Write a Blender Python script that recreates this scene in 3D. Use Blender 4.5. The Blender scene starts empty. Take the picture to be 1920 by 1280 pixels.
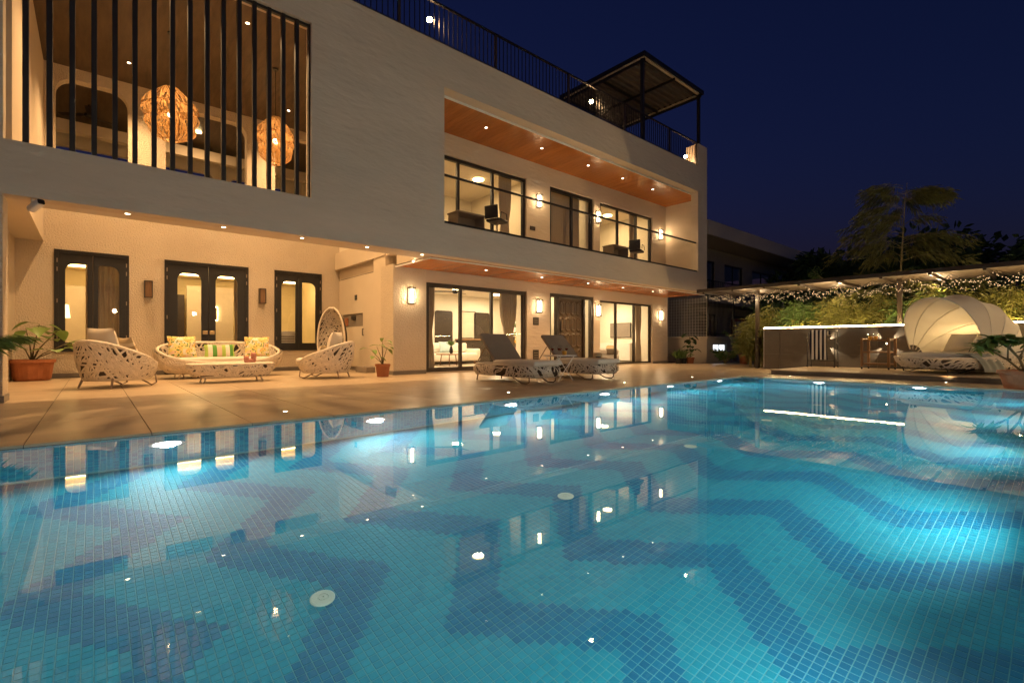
import bpy, bmesh, math, random
import numpy as np
from mathutils import Vector, Matrix
from mathutils.geometry import tessellate_polygon
R = math.radians
random.seed(7); rng = np.random.default_rng(7)
scene = bpy.context.scene
col = scene.collection

# ------------------------------------------------------------------ camera, world, exposure
cam_d = bpy.data.cameras.new('camera'); cam = bpy.data.objects.new('camera', cam_d); col.objects.link(cam)
cam.location = (0, 0, 0.75)
cam.rotation_euler = (R(90), 0, math.atan2(0.7564, 0.6541) - R(90))
cam_d.sensor_width = 36; cam_d.lens = 17.0; cam_d.shift_y = 6 / 1920
cam_d.clip_start = 0.05; cam_d.clip_end = 2000
scene.camera = cam

world = bpy.data.worlds.new('World'); scene.world = world; world.use_nodes = True
wn = world.node_tree; bg = wn.nodes['Background']
sky = wn.nodes.new('ShaderNodeTexSky'); sky.sky_type = 'NISHITA'; sky.sun_disc = False
sky.sun_elevation = R(-1.7); sky.sun_rotation = R(200); sky.altitude = 0
sky.air_density = 1.0; sky.dust_density = 0.3; sky.ozone_density = 4.6
wn.links.new(sky.outputs[0], bg.inputs[0]); bg.inputs[1].default_value = 0.06

vs = scene.view_settings
vs.view_transform = 'Standard'; vs.look = 'None'; vs.gamma = 1; vs.use_curve_mapping = False; vs.exposure = 1.85
cy = scene.cycles
cy.use_denoising = True; cy.denoiser = 'OPENIMAGEDENOISE'
cy.max_bounces = 7; cy.diffuse_bounces = 3; cy.glossy_bounces = 4; cy.transmission_bounces = 5
cy.transparent_max_bounces = 14; cy.volume_bounces = 0
cy.caustics_refractive = True; cy.caustics_reflective = False
cy.sample_clamp_indirect = 4.0; cy.sample_clamp_direct = 0; cy.blur_glossy = 0.6
cy.use_adaptive_sampling = True; cy.adaptive_threshold = 0.02

# ------------------------------------------------------------------ materials
def mat(name, c, rough=0.6, metal=0.0, var=0.0, vscale=4.0, bump=0.0, bscale=60.0, bdist=0.01, coat=0.0,
        spec=0.5, trans=0.0, objvar=0.0, stretch=None, detail=4.0):
    m = bpy.data.materials.new(name); m.use_nodes = True
    nt = m.node_tree; b = nt.nodes['Principled BSDF']; L = nt.links
    b.inputs['Base Color'].default_value = (*c, 1); b.inputs['Roughness'].default_value = rough
    b.inputs['Metallic'].default_value = metal; b.inputs['Coat Weight'].default_value = coat
    b.inputs['Specular IOR Level'].default_value = spec
    tc = nt.nodes.new('ShaderNodeTexCoord'); vec = tc.outputs['Object']
    if stretch:
        mp = nt.nodes.new('ShaderNodeMapping'); mp.inputs['Scale'].default_value = stretch
        L.new(vec, mp.inputs[0]); vec = mp.outputs[0]
    if var or objvar:
        hsv = nt.nodes.new('ShaderNodeHueSaturation'); hsv.inputs['Color'].default_value = (*c, 1)
        val = None
        if var:
            n = nt.nodes.new('ShaderNodeTexNoise'); n.inputs['Scale'].default_value = vscale; n.inputs['Detail'].default_value = detail
            n.inputs['Roughness'].default_value = 0.6
            L.new(vec, n.inputs['Vector'])
            mr = nt.nodes.new('ShaderNodeMapRange'); mr.inputs[1].default_value = .25; mr.inputs[2].default_value = .75
            mr.inputs[3].default_value = 1 - var; mr.inputs[4].default_value = 1 + var
            L.new(n.outputs[0], mr.inputs[0]); val = mr.outputs[0]
        if objvar:
            oi = nt.nodes.new('ShaderNodeObjectInfo')
            mr2 = nt.nodes.new('ShaderNodeMapRange'); mr2.inputs[3].default_value = 1 - objvar; mr2.inputs[4].default_value = 1 + objvar
            L.new(oi.outputs['Random'], mr2.inputs[0])
            if val is None: val = mr2.outputs[0]
            else:
                mm = nt.nodes.new('ShaderNodeMath'); mm.operation = 'MULTIPLY'
                L.new(val, mm.inputs[0]); L.new(mr2.outputs[0], mm.inputs[1]); val = mm.outputs[0]
        L.new(val, hsv.inputs['Value']); L.new(hsv.outputs[0], b.inputs['Base Color'])
    if bump:
        n2 = nt.nodes.new('ShaderNodeTexNoise'); n2.inputs['Scale'].default_value = bscale; n2.inputs['Detail'].default_value = 3
        L.new(vec, n2.inputs['Vector'])
        bp = nt.nodes.new('ShaderNodeBump'); bp.inputs['Strength'].default_value = bump; bp.inputs['Distance'].default_value = bdist
        L.new(n2.outputs[0], bp.inputs['Height']); L.new(bp.outputs[0], b.inputs['Normal'])
    if trans:
        tr = nt.nodes.new('ShaderNodeBsdfTranslucent'); tr.inputs[0].default_value = (*c, 1)
        mx = nt.nodes.new('ShaderNodeMixShader'); mx.inputs[0].default_value = trans
        L.new(b.outputs[0], mx.inputs[1]); L.new(tr.outputs[0], mx.inputs[2])
        L.new(mx.outputs[0], nt.nodes['Material Output'].inputs[0])
    return m

def emit(name, c, s, sample=True):
    m = bpy.data.materials.new(name); m.use_nodes = True; nt = m.node_tree
    nt.nodes.remove(nt.nodes['Principled BSDF'])
    e = nt.nodes.new('ShaderNodeEmission'); e.inputs[0].default_value = (*c, 1); e.inputs[1].default_value = s
    nt.links.new(e.outputs[0], nt.nodes['Material Output'].inputs[0])
    if not sample: m.cycles.emission_sampling = 'NONE'
    return m

def glass(name, tint=(1, 1, 1), ior=1.45):
    m = bpy.data.materials.new(name); m.use_nodes = True; nt = m.node_tree
    nt.nodes.remove(nt.nodes['Principled BSDF'])
    t = nt.nodes.new('ShaderNodeBsdfTransparent'); t.inputs[0].default_value = (*tint, 1)
    g = nt.nodes.new('ShaderNodeBsdfGlossy'); g.inputs['Roughness'].default_value = 0.0
    lw = nt.nodes.new('ShaderNodeLayerWeight'); lw.inputs[0].default_value = .5
    pw = nt.nodes.new('ShaderNodeMath'); pw.operation = 'POWER'; pw.inputs[1].default_value = 5.0
    ma = nt.nodes.new('ShaderNodeMath'); ma.operation = 'MULTIPLY_ADD'
    f0 = ((ior-1)/(ior+1))**2; ma.inputs[1].default_value = 1-f0; ma.inputs[2].default_value = f0
    mx = nt.nodes.new('ShaderNodeMixShader')
    nt.links.new(lw.outputs['Facing'], pw.inputs[0]); nt.links.new(pw.outputs[0], ma.inputs[0])
    nt.links.new(ma.outputs[0], mx.inputs[0]); nt.links.new(t.outputs[0], mx.inputs[1]); nt.links.new(g.outputs[0], mx.inputs[2])
    nt.links.new(mx.outputs[0], nt.nodes['Material Output'].inputs[0])
    return m

WARM = (1.0, 0.60, 0.27); WARM2 = (1.0, 0.70, 0.38); WARMW = (1.0, 0.78, 0.50)
M = {}
M['stucco'] = mat('stucco', (.60, .51, .39), .85, var=.07, vscale=1.3, bump=1.0, bscale=34, bdist=.03)
M['plaster'] = mat('plaster', (.60, .50, .385), .85, var=.11, vscale=.7, bump=.55, bscale=6, bdist=.035, stretch=(.6, .6, 2.0), detail=9)
M['smooth'] = mat('smooth_paint', (.63, .54, .42), .7, var=.03, vscale=2)
M['room'] = mat('room_paint', (.72, .66, .54), .8, var=.02)
M['roomyellow'] = mat('room_yellow', (.66, .55, .33), .8, var=.04)
M['woodceil'] = mat('soffit_wood', (.38, .125, .022), .25, var=.25, vscale=3, stretch=(14, .8, 14), objvar=.10, spec=.3)
M['concwood'] = mat('board_concrete', (.085, .055, .03), .45, var=.45, vscale=2.2, stretch=(5, .7, 1), bump=.25, bscale=30)
M['black'] = mat('black_metal', (.012, .011, .010), .42, var=.2, vscale=9)
M['brownframe'] = mat('dark_frame', (.035, .024, .016), .42, var=.2, vscale=8)
M['slat'] = mat('slat_black', (.014, .012, .011), .5, var=.3, vscale=5, stretch=(6, 6, .6))
M['teak'] = mat('teak', (.20, .105, .045), .5, var=.3, vscale=5, stretch=(12, 12, 1.2))
M['rattan'] = mat('rattan', (.66, .58, .47), .6, var=.16, vscale=14, bump=.3, bscale=120, bdist=.004)
M['gap_shade'] = mat('weave_gap_shade', (.06, .042, .028), .9)  # dark brown for shells added behind the weave so its gaps look shaded
M['cushion'] = mat('cream_cushion', (.70, .63, .53), .9, var=.04, vscale=5, bump=.25, bscale=220, bdist=.003)
M['greyshaded'] = mat('taupe_shaded_cushion', (.23, .19, .15), .9, var=.05, vscale=6, bump=.25, bscale=240, bdist=.003)  # grey fabric, darkened to carry the shade on the lounger backs
M['beigecush'] = mat('beige_cushion', (.55, .46, .35), .9, var=.05, vscale=6, bump=.25, bscale=200, bdist=.003)
M['steel'] = mat('painted_leg', (.30, .23, .17), .4, metal=.3)
M['terracotta'] = mat('terracotta', (.36, .125, .05), .75, var=.18, vscale=6, bump=.2, bscale=60)
M['soil'] = mat('soil', (.04, .028, .02), .95, bump=.6, bscale=70)
M['stem'] = mat('stem', (.16, .12, .06), .8, var=.2, vscale=20)
M['culm'] = mat('bamboo_culm', (.30, .24, .09), .6, var=.25, vscale=9)
M['leaf'] = mat('leaf', (.12, .20, .05), .45, var=.35, vscale=7, trans=.25)
M['leafy'] = mat('leaf_yellow', (.20, .20, .045), .5, var=.35, vscale=4, trans=.3)
M['leafbrightlit'] = mat('leaf_bright_lit', (.19, .28, .07), .42, var=.3, vscale=7, trans=.25)  # brighter leaf green, lifted for the light missing on frangipani and palm
M['leafdark'] = mat('leaf_dark', (.035, .075, .02), .55, var=.35, vscale=3, trans=.2)
M['decktile'] = mat('deck_tile', (.48, .37, .25), .30, var=.18, vscale=1.6, objvar=.05, bump=.06, bscale=40, bdist=.003, spec=.45, stretch=(.6, 2.4, 1), detail=6)
M['grout'] = mat('deck_grout', (.10, .08, .06), .9)
M['greytile'] = mat('grey_stone', (.17, .15, .13), .35, var=.18, vscale=2.5, objvar=.06)
M['walltile'] = mat('dark_wall_tile', (.115, .10, .085), .32, var=.2, vscale=2.5, objvar=.08)
M['ground'] = mat('earth', (.035, .035, .025), .95, var=.3, vscale=.6)
M['white'] = mat('white_paint', (.75, .72, .67), .55)
M['canvas'] = mat('canvas', (.72, .66, .55), .85, var=.03, vscale=4, bump=.15, bscale=300, bdist=.002, trans=.24)
M['curtain'] = mat('curtain', (.56, .47, .35), .9, var=.06, vscale=8, trans=.25)
M['glass'] = glass('window_glass'); M['clear'] = glass('clear_glass', (.97, .97, .95), 1.3)
M['sconce'] = emit('lantern_glow', WARM2, 26)
M['spotdisc'] = emit('spot_glow', WARMW, 9, False)
M['led'] = emit('led_strip', (1, .68, .30), 50)
M['bulb'] = emit('bulb_glow', (1, .62, .30), 1.5, False)
M['globe'] = emit('globe_glow', (1, .58, .27), 70)
M['poolglow'] = emit('pool_lamp_glow', (.95, .97, 1), 7, False)
M['flood'] = emit('garden_lamp_glow', (1, .72, .42), 175)
M['cove'] = emit('cove_glow', (1, .70, .30), 7)
M['pendbulb'] = emit('pendant_bulb', (1, .66, .34), 5)

# ------------------------------------------------------------------ mesh building
class MB:
    def __init__(s): s.v = []; s.f = []; s.mi = []; s.cur = 0
    def add(s, vs, fs):
        o = len(s.v); s.v += [tuple(p) for p in vs]; s.f += [tuple(i + o for i in f) for f in fs]; s.mi += [s.cur] * len(fs); return s
    def box(s, x0, x1, y0, y1, z0, z1, T=None):
        vs = [Vector((x, y, z)) for z in (z0, z1) for y in (y0, y1) for x in (x0, x1)]
        if T is not None: vs = [T @ p for p in vs]
        return s.add(vs, [(0, 2, 3, 1), (4, 5, 7, 6), (0, 1, 5, 4), (2, 6, 7, 3), (0, 4, 6, 2), (1, 3, 7, 5)])
    def cbox(s, c, w, d, h, T=None): return s.box(c[0]-w/2, c[0]+w/2, c[1]-d/2, c[1]+d/2, c[2]-h/2, c[2]+h/2, T)
    def bbox(s, x0, x1, y0, y1, z0, z1, r=.02, seg=3, T=None):
        bm = bmesh.new(); bmesh.ops.create_cube(bm, size=1)
        for v in bm.verts: v.co = Vector(((x0+x1)/2 + v.co.x*(x1-x0), (y0+y1)/2 + v.co.y*(y1-y0), (z0+z1)/2 + v.co.z*(z1-z0)))
        bmesh.ops.bevel(bm, geom=bm.edges[:], offset=r, segments=seg, profile=.5, affect='EDGES')
        bm.verts.index_update()
        vs = [v.co.copy() for v in bm.verts]
        if T is not None: vs = [T @ p for p in vs]
        s.add(vs, [[v.index for v in f.verts] for f in bm.faces]); bm.free(); return s
    def tube(s, pts, r, n=8, close=False, caps=True):
        pts = [Vector(p) for p in pts]; k = len(pts); rr = r if hasattr(r, '__len__') else [r] * k
        vs = []; prev = None
        for i, p in enumerate(pts):
            a = pts[i-1] if (i > 0 or close) else p; b = pts[(i+1) % k] if (i < k-1 or close) else p
            t = (b - a).normalized() if (b - a).length > 1e-9 else Vector((0, 0, 1))
            if prev is None: q = t.orthogonal().normalized()
            else:
                q = prev - t * prev.dot(t); q = q.normalized() if q.length > 1e-6 else t.orthogonal().normalized()
            prev = q; w = t.cross(q)
            vs += [p + (q * math.cos(2*math.pi*j/n) + w * math.sin(2*math.pi*j/n)) * rr[i] for j in range(n)]
        fs = []
        for i in range(k if close else k-1):
            i2 = (i+1) % k
            for j in range(n): fs.append((i*n+j, i*n+(j+1) % n, i2*n+(j+1) % n, i2*n+j))
        if caps and not close: fs += [tuple(range(n))[::-1], tuple((k-1)*n+j for j in range(n))]
        return s.add(vs, fs)
    def lathe(s, prof, n=20, c=(0, 0, 0), cap=True, wav=None):
        vs = []; fs = []; k = len(prof)
        for (r, z) in prof:
            for j in range(n):
                a = 2*math.pi*j/n; q = r * (wav(a, z) if wav else 1)
                vs.append((c[0]+q*math.cos(a), c[1]+q*math.sin(a), c[2]+z))
        for i in range(k-1):
            for j in range(n): fs.append((i*n+j, i*n+(j+1) % n, (i+1)*n+(j+1) % n, (i+1)*n+j))
        if cap: fs += [tuple(range(n))[::-1], tuple((k-1)*n+j for j in range(n))]
        return s.add(vs, fs)
    def grid(s, fn, nu, nv, cu=False, thick=0.0):
        P = [[Vector(fn(i/nu, j/nv)) for j in range(nv+1)] for i in range(nu if cu else nu+1)]
        k = len(P); vs = [p for row in P for p in row]; w = nv+1; fs = []
        for i in range(nu):
            i2 = (i+1) % k
            for j in range(nv): fs.append((i*w+j, i2*w+j, i2*w+j+1, i*w+j+1))
        s.add(vs, fs)
        return s
    def plate(s, outer, holes, y0, y1, plane='xz'):
        loops = [[Vector((p[0], p[1], 0)) for p in l] for l in [outer] + holes]
        tris = tessellate_polygon(loops); flat = [p for l in loops for p in l]; n = len(flat)
        def P(p, y):
            return (p.x, y, p.y) if plane == 'xz' else ((y, p.x, p.y) if plane == 'yz' else (p.x, p.y, y))
        vs = [P(p, y0) for p in flat] + [P(p, y1) for p in flat]
        fs = [tuple(t) for t in tris] + [tuple(i+n for i in t[::-1]) for t in tris]
        o = 0
        for l in loops:
            k = len(l)
            for i in range(k): a = o+i; b = o+(i+1) % k; fs.append((a, b, b+n, a+n))
            o += k
        return s.add(vs, fs)
    def mesh(s, name, mats, smooth=False, fix=True):
        me = bpy.data.meshes.new(name); me.from_pydata(s.v, [], s.f)
        for m in (mats if isinstance(mats, (list, tuple)) else [mats]): me.materials.append(m)
        if any(s.mi): me.polygons.foreach_set('material_index', s.mi)
        if fix:
            bm = bmesh.new(); bm.from_mesh(me); bmesh.ops.recalc_face_normals(bm, faces=bm.faces[:]); bm.to_mesh(me); bm.free()
        if smooth: me.shade_smooth() if hasattr(me, 'shade_smooth') else me.polygons.foreach_set('use_smooth', [True]*len(me.polygons))
        me.update(); return me
    def build(s, name, mats, parent=None, smooth=False, loc=None, rot=None, fix=True):
        return link(name, s.mesh(name, mats, smooth, fix), parent, loc, rot)

def link(name, me, parent=None, loc=None, rot=None):
    o = bpy.data.objects.new(name, me); col.objects.link(o)
    if parent is not None: o.parent = parent
    if loc is not None: o.location = loc
    if rot is not None: o.rotation_euler = rot
    return o
def tag(o, label=None, cat=None, group=None, kind=None):
    if label: o['label'] = label
    if cat: o['category'] = cat
    if group: o['group'] = group
    if kind: o['kind'] = kind
    return o
def thing(name, label, cat, loc=(0, 0, 0), rz=0, group=None):
    o = link(name, None, None, loc, (0, 0, rz)); o.empty_display_size = .1
    return tag(o, label, cat, group)
def struct(o): o['kind'] = 'structure'; return o
def stuff(o): o['kind'] = 'stuff'; return o
def copy_tree(o, parent=None):
    c = o.copy(); col.objects.link(c); c.parent = parent
    for ch in list(o.children): copy_tree(ch, c)
    return c
def lamp(name, kind, loc, power, color=WARM, parent=None, size=.05, spot=None, blend=.6, rot=(0, 0, 0), spread=None):
    d = bpy.data.lights.new(name, kind); d.energy = power; d.color = color
    if kind == 'AREA':
        d.shape = 'DISK'; d.size = size
        if spread: d.spread = R(spread)
    else: d.shadow_soft_size = size
    if kind == 'SPOT': d.spot_size = R(spot or 110); d.spot_blend = blend
    o = bpy.data.objects.new(name, d); col.objects.link(o); o.location = loc; o.rotation_euler = rot
    if parent is not None: o.parent = parent
    return o
def aim(o, d): o.rotation_euler = Vector(d).to_track_quat('-Z', 'Y').to_euler()

def rect(x0, x1, z0, z1): return [(x0, z0), (x1, z0), (x1, z1), (x0, z1)]
def rrect(x0, x1, z0, z1, rl=0, rr=0, n=6, bl=0, br=0):
    p = []
    def arc(cx, cz, r, a0):
        if r <= 0: p.append((cx, cz)); return
        for i in range(n+1): a = a0 + math.pi/2*i/n; p.append((cx + r*math.cos(a), cz + r*math.sin(a)))
    arc(x0+bl, z0+bl, bl, math.pi); arc(x1-br, z0+br, br, 1.5*math.pi); arc(x1-rr, z1-rr, rr, 0); arc(x0+rl, z1-rl, rl, math.pi/2)
    return p
def frame_box(mb, x0, x1, z0, z1, y0, y1, w):
    mb.plate(rect(x0, x1, z0, z1), [rect(x0+w, x1-w, z0+w, z1-w)], y0, y1); return mb

def weave(mb, S, n, w=.04, ln=.8, lift=.006, steps=9, seed=1, closed_u=True, angs=None, vlim=(0.0, 1.0)):
    """random flat strands laid over the surface S(u, v)"""
    rd = random.Random(seed); e = 1e-3
    vm = (vlim[0]+vlim[1])*.45; ring = [Vector(S(i/240, vm)) for i in range(241)]; cum = np.concatenate([[0], np.cumsum([(ring[i+1]-ring[i]).length for i in range(240)])]); cum /= cum[-1]
    for k in range(n):
        u = float(np.interp(((k+.5)*.6180339887+rd.uniform(-.01, .01)) % 1.0, cum, np.linspace(0, 1, 241))); v = vlim[0]+(vlim[1]-vlim[0])*(((k+.5)/n*1.0+rd.uniform(-.04, .04)) % 1.0)
        al = angs or (4, 60, -60, 32, -32, 62, -62); a = al[k*5 % len(al)] + rd.uniform(-9, 9); a = R(a)
        back = ln*.45; 
        p_ = Vector(S(u, min(max(v, vlim[0]), vlim[1]))); du_ = ((Vector(S(u+e, min(max(v, vlim[0]), vlim[1]))) - p_)/e).length; vq = min(max(v, vlim[0]), .999-e); dv_ = ((Vector(S(u, vq+e)) - Vector(S(u, vq)))/e).length
        if du_ > 1e-6 and dv_ > 1e-6:
            bk = min(back, abs((v-vlim[0])*dv_/math.sin(a)) if math.sin(a) > .05 else (abs((vlim[1]-v)*dv_/math.sin(a)) if math.sin(a) < -.05 else back)); u -= bk*math.cos(a)/du_; v -= bk*math.sin(a)/dv_
            if not closed_u: u = min(max(u, 0), 1)
        L = ln * rd.uniform(.6, 1.3); st = L / steps; ww = w * rd.uniform(.75, 1.2); h = lift * rd.uniform(.2, 2.0)
        pts = []
        for i in range(steps+1):
            vv = min(max(v, vlim[0]), vlim[1])
            p = Vector(S(u, vv)); du = (Vector(S(u+e, vv)) - p) / e
            v2 = vv+e if vv+e <= 1 else vv-e; dv = (Vector(S(u, v2)) - p) / (v2-vv)
            if du.length < 1e-6 or dv.length < 1e-6: break
            nn = du.cross(dv)
            if nn.length < 1e-9: break
            nn.normalize()
            t = (du.normalized()*math.cos(a) + dv.normalized()*math.sin(a)).normalized(); b = nn.cross(t)
            hh = h + .004*math.sin(i*2.1+k)
            pts.append((p + b*ww/2 + nn*hh, p + nn*(hh+.006), p - b*ww/2 + nn*hh))
            if v < vlim[0]-.01 or v > vlim[1]+.01: break
            u += st*math.cos(a)/du.length; v += st*math.sin(a)/dv.length
            if not closed_u: u = min(max(u, 0), 1)
        if len(pts) > 2:
            vs = [q for row in pts for q in row]; fs = []
            for i in range(len(pts)-1):
                for j in range(2): fs.append((i*3+j, i*3+j+1, i*3+j+4, i*3+j+3))
            mb.add(vs, fs)
    return mb
def pillow(mb, w, h, t, T, n=10, p=2.6):
    for sgn in (1, -1):
        vs = []; fs = []
        for i in range(n+1):
            for j in range(n+1):
                u = -1+2*i/n; v = -1+2*j/n
                k = (max(0, 1-abs(u)**p) * max(0, 1-abs(v)**p))**.55
                pin = 1 - .07*(1-abs(u*v))*(max(abs(u), abs(v)))**4
                vs.append(T @ Vector((u*w/2*pin, sgn*t/2*k, v*h/2*pin)))
        for i in range(n):
            for j in range(n): fs.append((i*(n+1)+j, (i+1)*(n+1)+j, (i+1)*(n+1)+j+1, i*(n+1)+j+1))
        mb.add(vs, fs)
    return mb
def TR(loc=(0, 0, 0), rx=0, ry=0, rz=0):
    return Matrix.Translation(loc) @ Matrix.Rotation(R(rz), 4, 'Z') @ Matrix.Rotation(R(ry), 4, 'Y') @ Matrix.Rotation(R(rx), 4, 'X')
# ------------------------------------------------------------------ ground, pool, deck
PX0, PX1, PY0, PY1 = -6.0, 11.65, 0.0, 5.14
WZ = -0.022; FZ = -1.22
mb = MB()
for (a, b, c, d) in ((-400, PX0-.4, -400, 400), (PX1+.4, 400, -400, 400), (PX0-.4, PX1+.4, -400, PY0-.4), (PX0-.4, PX1+.4, PY1+.4, 400)):
    mb.add([(a, c, -.09), (b, c, -.09), (b, d, -.09), (a, d, -.09)], [(0, 1, 2, 3)])
tag(struct(mb.build('ground', M['ground'], fix=False)), 'dark earth around the pool and house', 'ground')

M['poolgrout'] = mat('pool_grout', (.20, .50, .52), .8)
PT = [mat('mosaic_light', (.010, .35, .47), .5), mat('mosaic_light', (.016, .385, .50), .5), mat('mosaic_light', (.007, .315, .445), .5),
      mat('mosaic_dark', (.001, .205, .37), .5), mat('mosaic_dark', (.001, .235, .405), .5), mat('mosaic_dark', (.001, .175, .33), .5)]
mb = MB()
mb.box(PX0-.2, PX1+.2, PY0-.2, PY1+.2, FZ-.25, FZ-.0012)
mb.box(PX0-.2, PX1+.2, PY1+.0012, PY1+.22, FZ-.004, -.03); mb.box(PX0-.2, PX1+.2, PY0-.22, PY0-.004, FZ-.004, -.03)
mb.box(PX1+.0012, PX1+.22, PY0-.004, PY1+.004, FZ-.004, -.03); mb.box(PX0-.22, PX0-.004, PY0-.004, PY1+.004, FZ-.004, -.03)
basin = struct(mb.build('pool_basin', M['poolgrout'])); tag(basin, 'blue mosaic swimming pool basin with zigzag bands', 'pool')
TP = 0.04
def zig(y):
    t = ((y - 1.34) / 1.24) % 1.0
    return -.52 * (1 - abs(2*t - 1))
def tile_col(x, y):
    f = ((x - zig(y) - 2.63) / .83) % 1.0
    return 3 if f < .39 else 0
nx = int((PX1 - PX0) / TP); ny = int((PY1 - PY0) / TP)
cx = PX0 + (np.arange(nx) + .5) * TP; cyy = PY0 + (np.arange(ny) + .5) * TP
cells = [(x, y) for x in cx if x > -3.0 for y in cyy]
kinds = [tile_col(x, y) + int(rng.choice([0, 0, 0, 1, 2])) for (x, y) in cells]
# the tiles that show largest in the picture are parts of their own
ca, sa = .6541, .7564
score = []
for i, (x, y) in enumerate(cells):
    d = ca*x + sa*y; r = sa*x - ca*y
    score.append(d if (d > 2.12 and abs(r) < 1.0*d) else 1e9)
single = set(np.argsort(score)[:300].tolist())
def tile_arrays(cs, ks, frame):
    """cs: centres in (a, b); frame maps (a, b, h) arrays to xyz"""
    n = len(cs); c = np.array(cs)
    A = np.array([(-1, -1), (1, -1), (1, 1), (-1, 1)]) 
    lo = .0182; hi = .0170
    V = np.zeros((n, 8, 3))
    for k in range(4):
        V[:, k] = frame(c[:, 0] + A[k, 0]*lo, c[:, 1] + A[k, 1]*lo, np.zeros(n) - .0025)
        V[:, 4+k] = frame(c[:, 0] + A[k, 0]*hi, c[:, 1] + A[k, 1]*hi, np.zeros(n) + rng.uniform(-.0004, .0004, n))
    F = np.array([(4, 5, 6, 7), (0, 1, 5, 4), (1, 2, 6, 5), (2, 3, 7, 6), (3, 0, 4, 7)])
    Fa = (F[None] + (np.arange(n) * 8)[:, None, None]).reshape(-1, 4)
    return V.reshape(-1, 3), Fa, np.repeat(np.array(ks), 5)
def tile_mesh(name, groups, flip=False):
    Vs, Fs, Ks, o = [], [], [], 0
    for (V, F, K) in groups:
        Vs.append(V); Fs.append(F + o); Ks.append(K); o += len(V)
    V = np.concatenate(Vs); F = np.concatenate(Fs); K = np.concatenate(Ks)
    me = bpy.data.meshes.new(name); me.from_pydata(V, [], F)
    for m in PT: me.materials.append(m)
    me.polygons.foreach_set('material_index', K.astype(np.int32)); me.update(); return me
rest = [i for i in range(len(cells)) if i not in single]
st = np.stack
g = [tile_arrays([cells[i] for i in rest], [kinds[i] for i in rest], lambda a, b, h: st([a, b, FZ + .001 + h], 1))]
wz = WZ - .03 - (np.arange(28) + .5) * TP
wc = [(x, z) for x in cx if x > -2.2 for z in wz]
def wk(n): return [int(k) for k in rng.choice([0, 1, 2, 2, 4, 3], n)]
g.append(tile_arrays(wc, wk(len(wc)), lambda a, b, h: st([a, PY1 - .001 - h, b], 1)))
wc = [(y, z) for y in cyy for z in wz]
g.append(tile_arrays(wc, wk(len(wc)), lambda a, b, h: st([PX1 - .001 - h, PY1 - a, b], 1)))
mo = link('mosaic_tiles', tile_mesh('mosaic_tiles', g), basin); stuff(mo)
one = []
for k in range(6):
    V, F, K = tile_arrays([(0, 0)], [k], lambda a, b, h: st([a, b, h], 1)); one.append(tile_mesh('tile', [(V, F, K)]))
for i in sorted(single): link('tile', one[kinds[i]], basin, (cells[i][0], cells[i][1], FZ + .001))
# floor inlets and wall lamps
M['inlet'] = mat('inlet_plastic', (.72, .78, .62), .5)
mb = MB().lathe([(.062, 0), (.062, .006), (.056, .010), (.030, .011), (.028, .008), (.020, .008), (.019, .012), (.008, .012), (.007, .008)], 24)
inl = mb.mesh('floor_inlet', M['inlet'])
for x in (-.93, .89, 2.72, 4.57, 6.44, 8.3): link('floor_inlet', inl, basin, (x, 2.52, FZ + .003))
lm = MB().lathe([(.10, 0), (.10, .012), (.085, .02)], 20, cap=True).mesh('pool_lamp', M['poolglow'])
rim = MB().lathe([(.13, 0), (.13, .010), (.105, .014), (.104, 0)], 20, cap=False).mesh('lamp_rim', M['white'])
PLC = (.76, .99, 1.0)
for i, x in enumerate((-3.6, -1.55, .48, 2.40, 4.41, 6.47, 8.52, 10.55)):
    o = link('pool_lamp', lm, basin, (x, PY1 - .004, -.50), (R(90), 0, 0)); link('lamp_rim', rim, o)
    l = lamp('pool_lamp_light', 'SPOT', (x, PY1 - .05, -.52), 28 if x > 2 else 20, PLC, None, .06, 160, .5); aim(l, (0, -1, -.28))
for i, x in enumerate((-2.6, -.4, 1.75, 3.95, 6.1, 8.3, 10.4)):
    o = link('pool_lamp', lm, basin, (x, PY0 + .004, -.50), (R(-90), 0, 0)); link('lamp_rim', rim, o)
    l = lamp('pool_lamp_light', 'SPOT', (x, PY0 + .05, -.52), 30 if x > 2 else 22, PLC, None, .06, 140, .7); aim(l, (0, 1, -.28))
    if x < 3: continue
    l = lamp('pool_lamp_beam', 'SPOT', (x, PY0 + .05, -.50), 60, (1, .95, .88), None, .04, 24, 1.0); aim(l, (0, 1, 0))
for y in (1.85, 3.5):
    o = link('pool_lamp', lm, basin, (PX1 - .004, y, -.45), (R(90), 0, R(-90))); link('lamp_rim', rim, o)
    l = lamp('pool_lamp_light', 'SPOT', (PX1 - .05, y, -.47), 23, PLC, None, .06, 165, .5); aim(l, (-1, 0, -.28))
# water surface
wm = bpy.data.materials.new('pool_water'); wm.use_nodes = True; nt = wm.node_tree
nt.nodes.remove(nt.nodes['Principled BSDF'])
gl = nt.nodes.new('ShaderNodeBsdfGlass'); gl.inputs['IOR'].default_value = 1.333; gl.inputs['Roughness'].default_value = 0.0
tc = nt.nodes.new('ShaderNodeTexCoord'); nz = nt.nodes.new('ShaderNodeTexNoise'); nz.inputs['Scale'].default_value = 1.6; nz.inputs['Detail'].default_value = 3
bp = nt.nodes.new('ShaderNodeBump'); bp.inputs['Strength'].default_value = .013; bp.inputs['Distance'].default_value = .02
nt.links.new(tc.outputs['Object'], nz.inputs['Vector']); nt.links.new(nz.outputs[0], bp.inputs['Height']); nt.links.new(bp.outputs[0], gl.inputs['Normal'])
nt.links.new(gl.outputs[0], nt.nodes['Material Output'].inputs[0])
mb = MB().add([(PX0, PY0, WZ), (PX1+.003, PY0, WZ), (PX1+.003, PY1+.003, WZ), (PX0, PY1+.003, WZ)], [(0, 1, 2, 3)])
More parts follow.
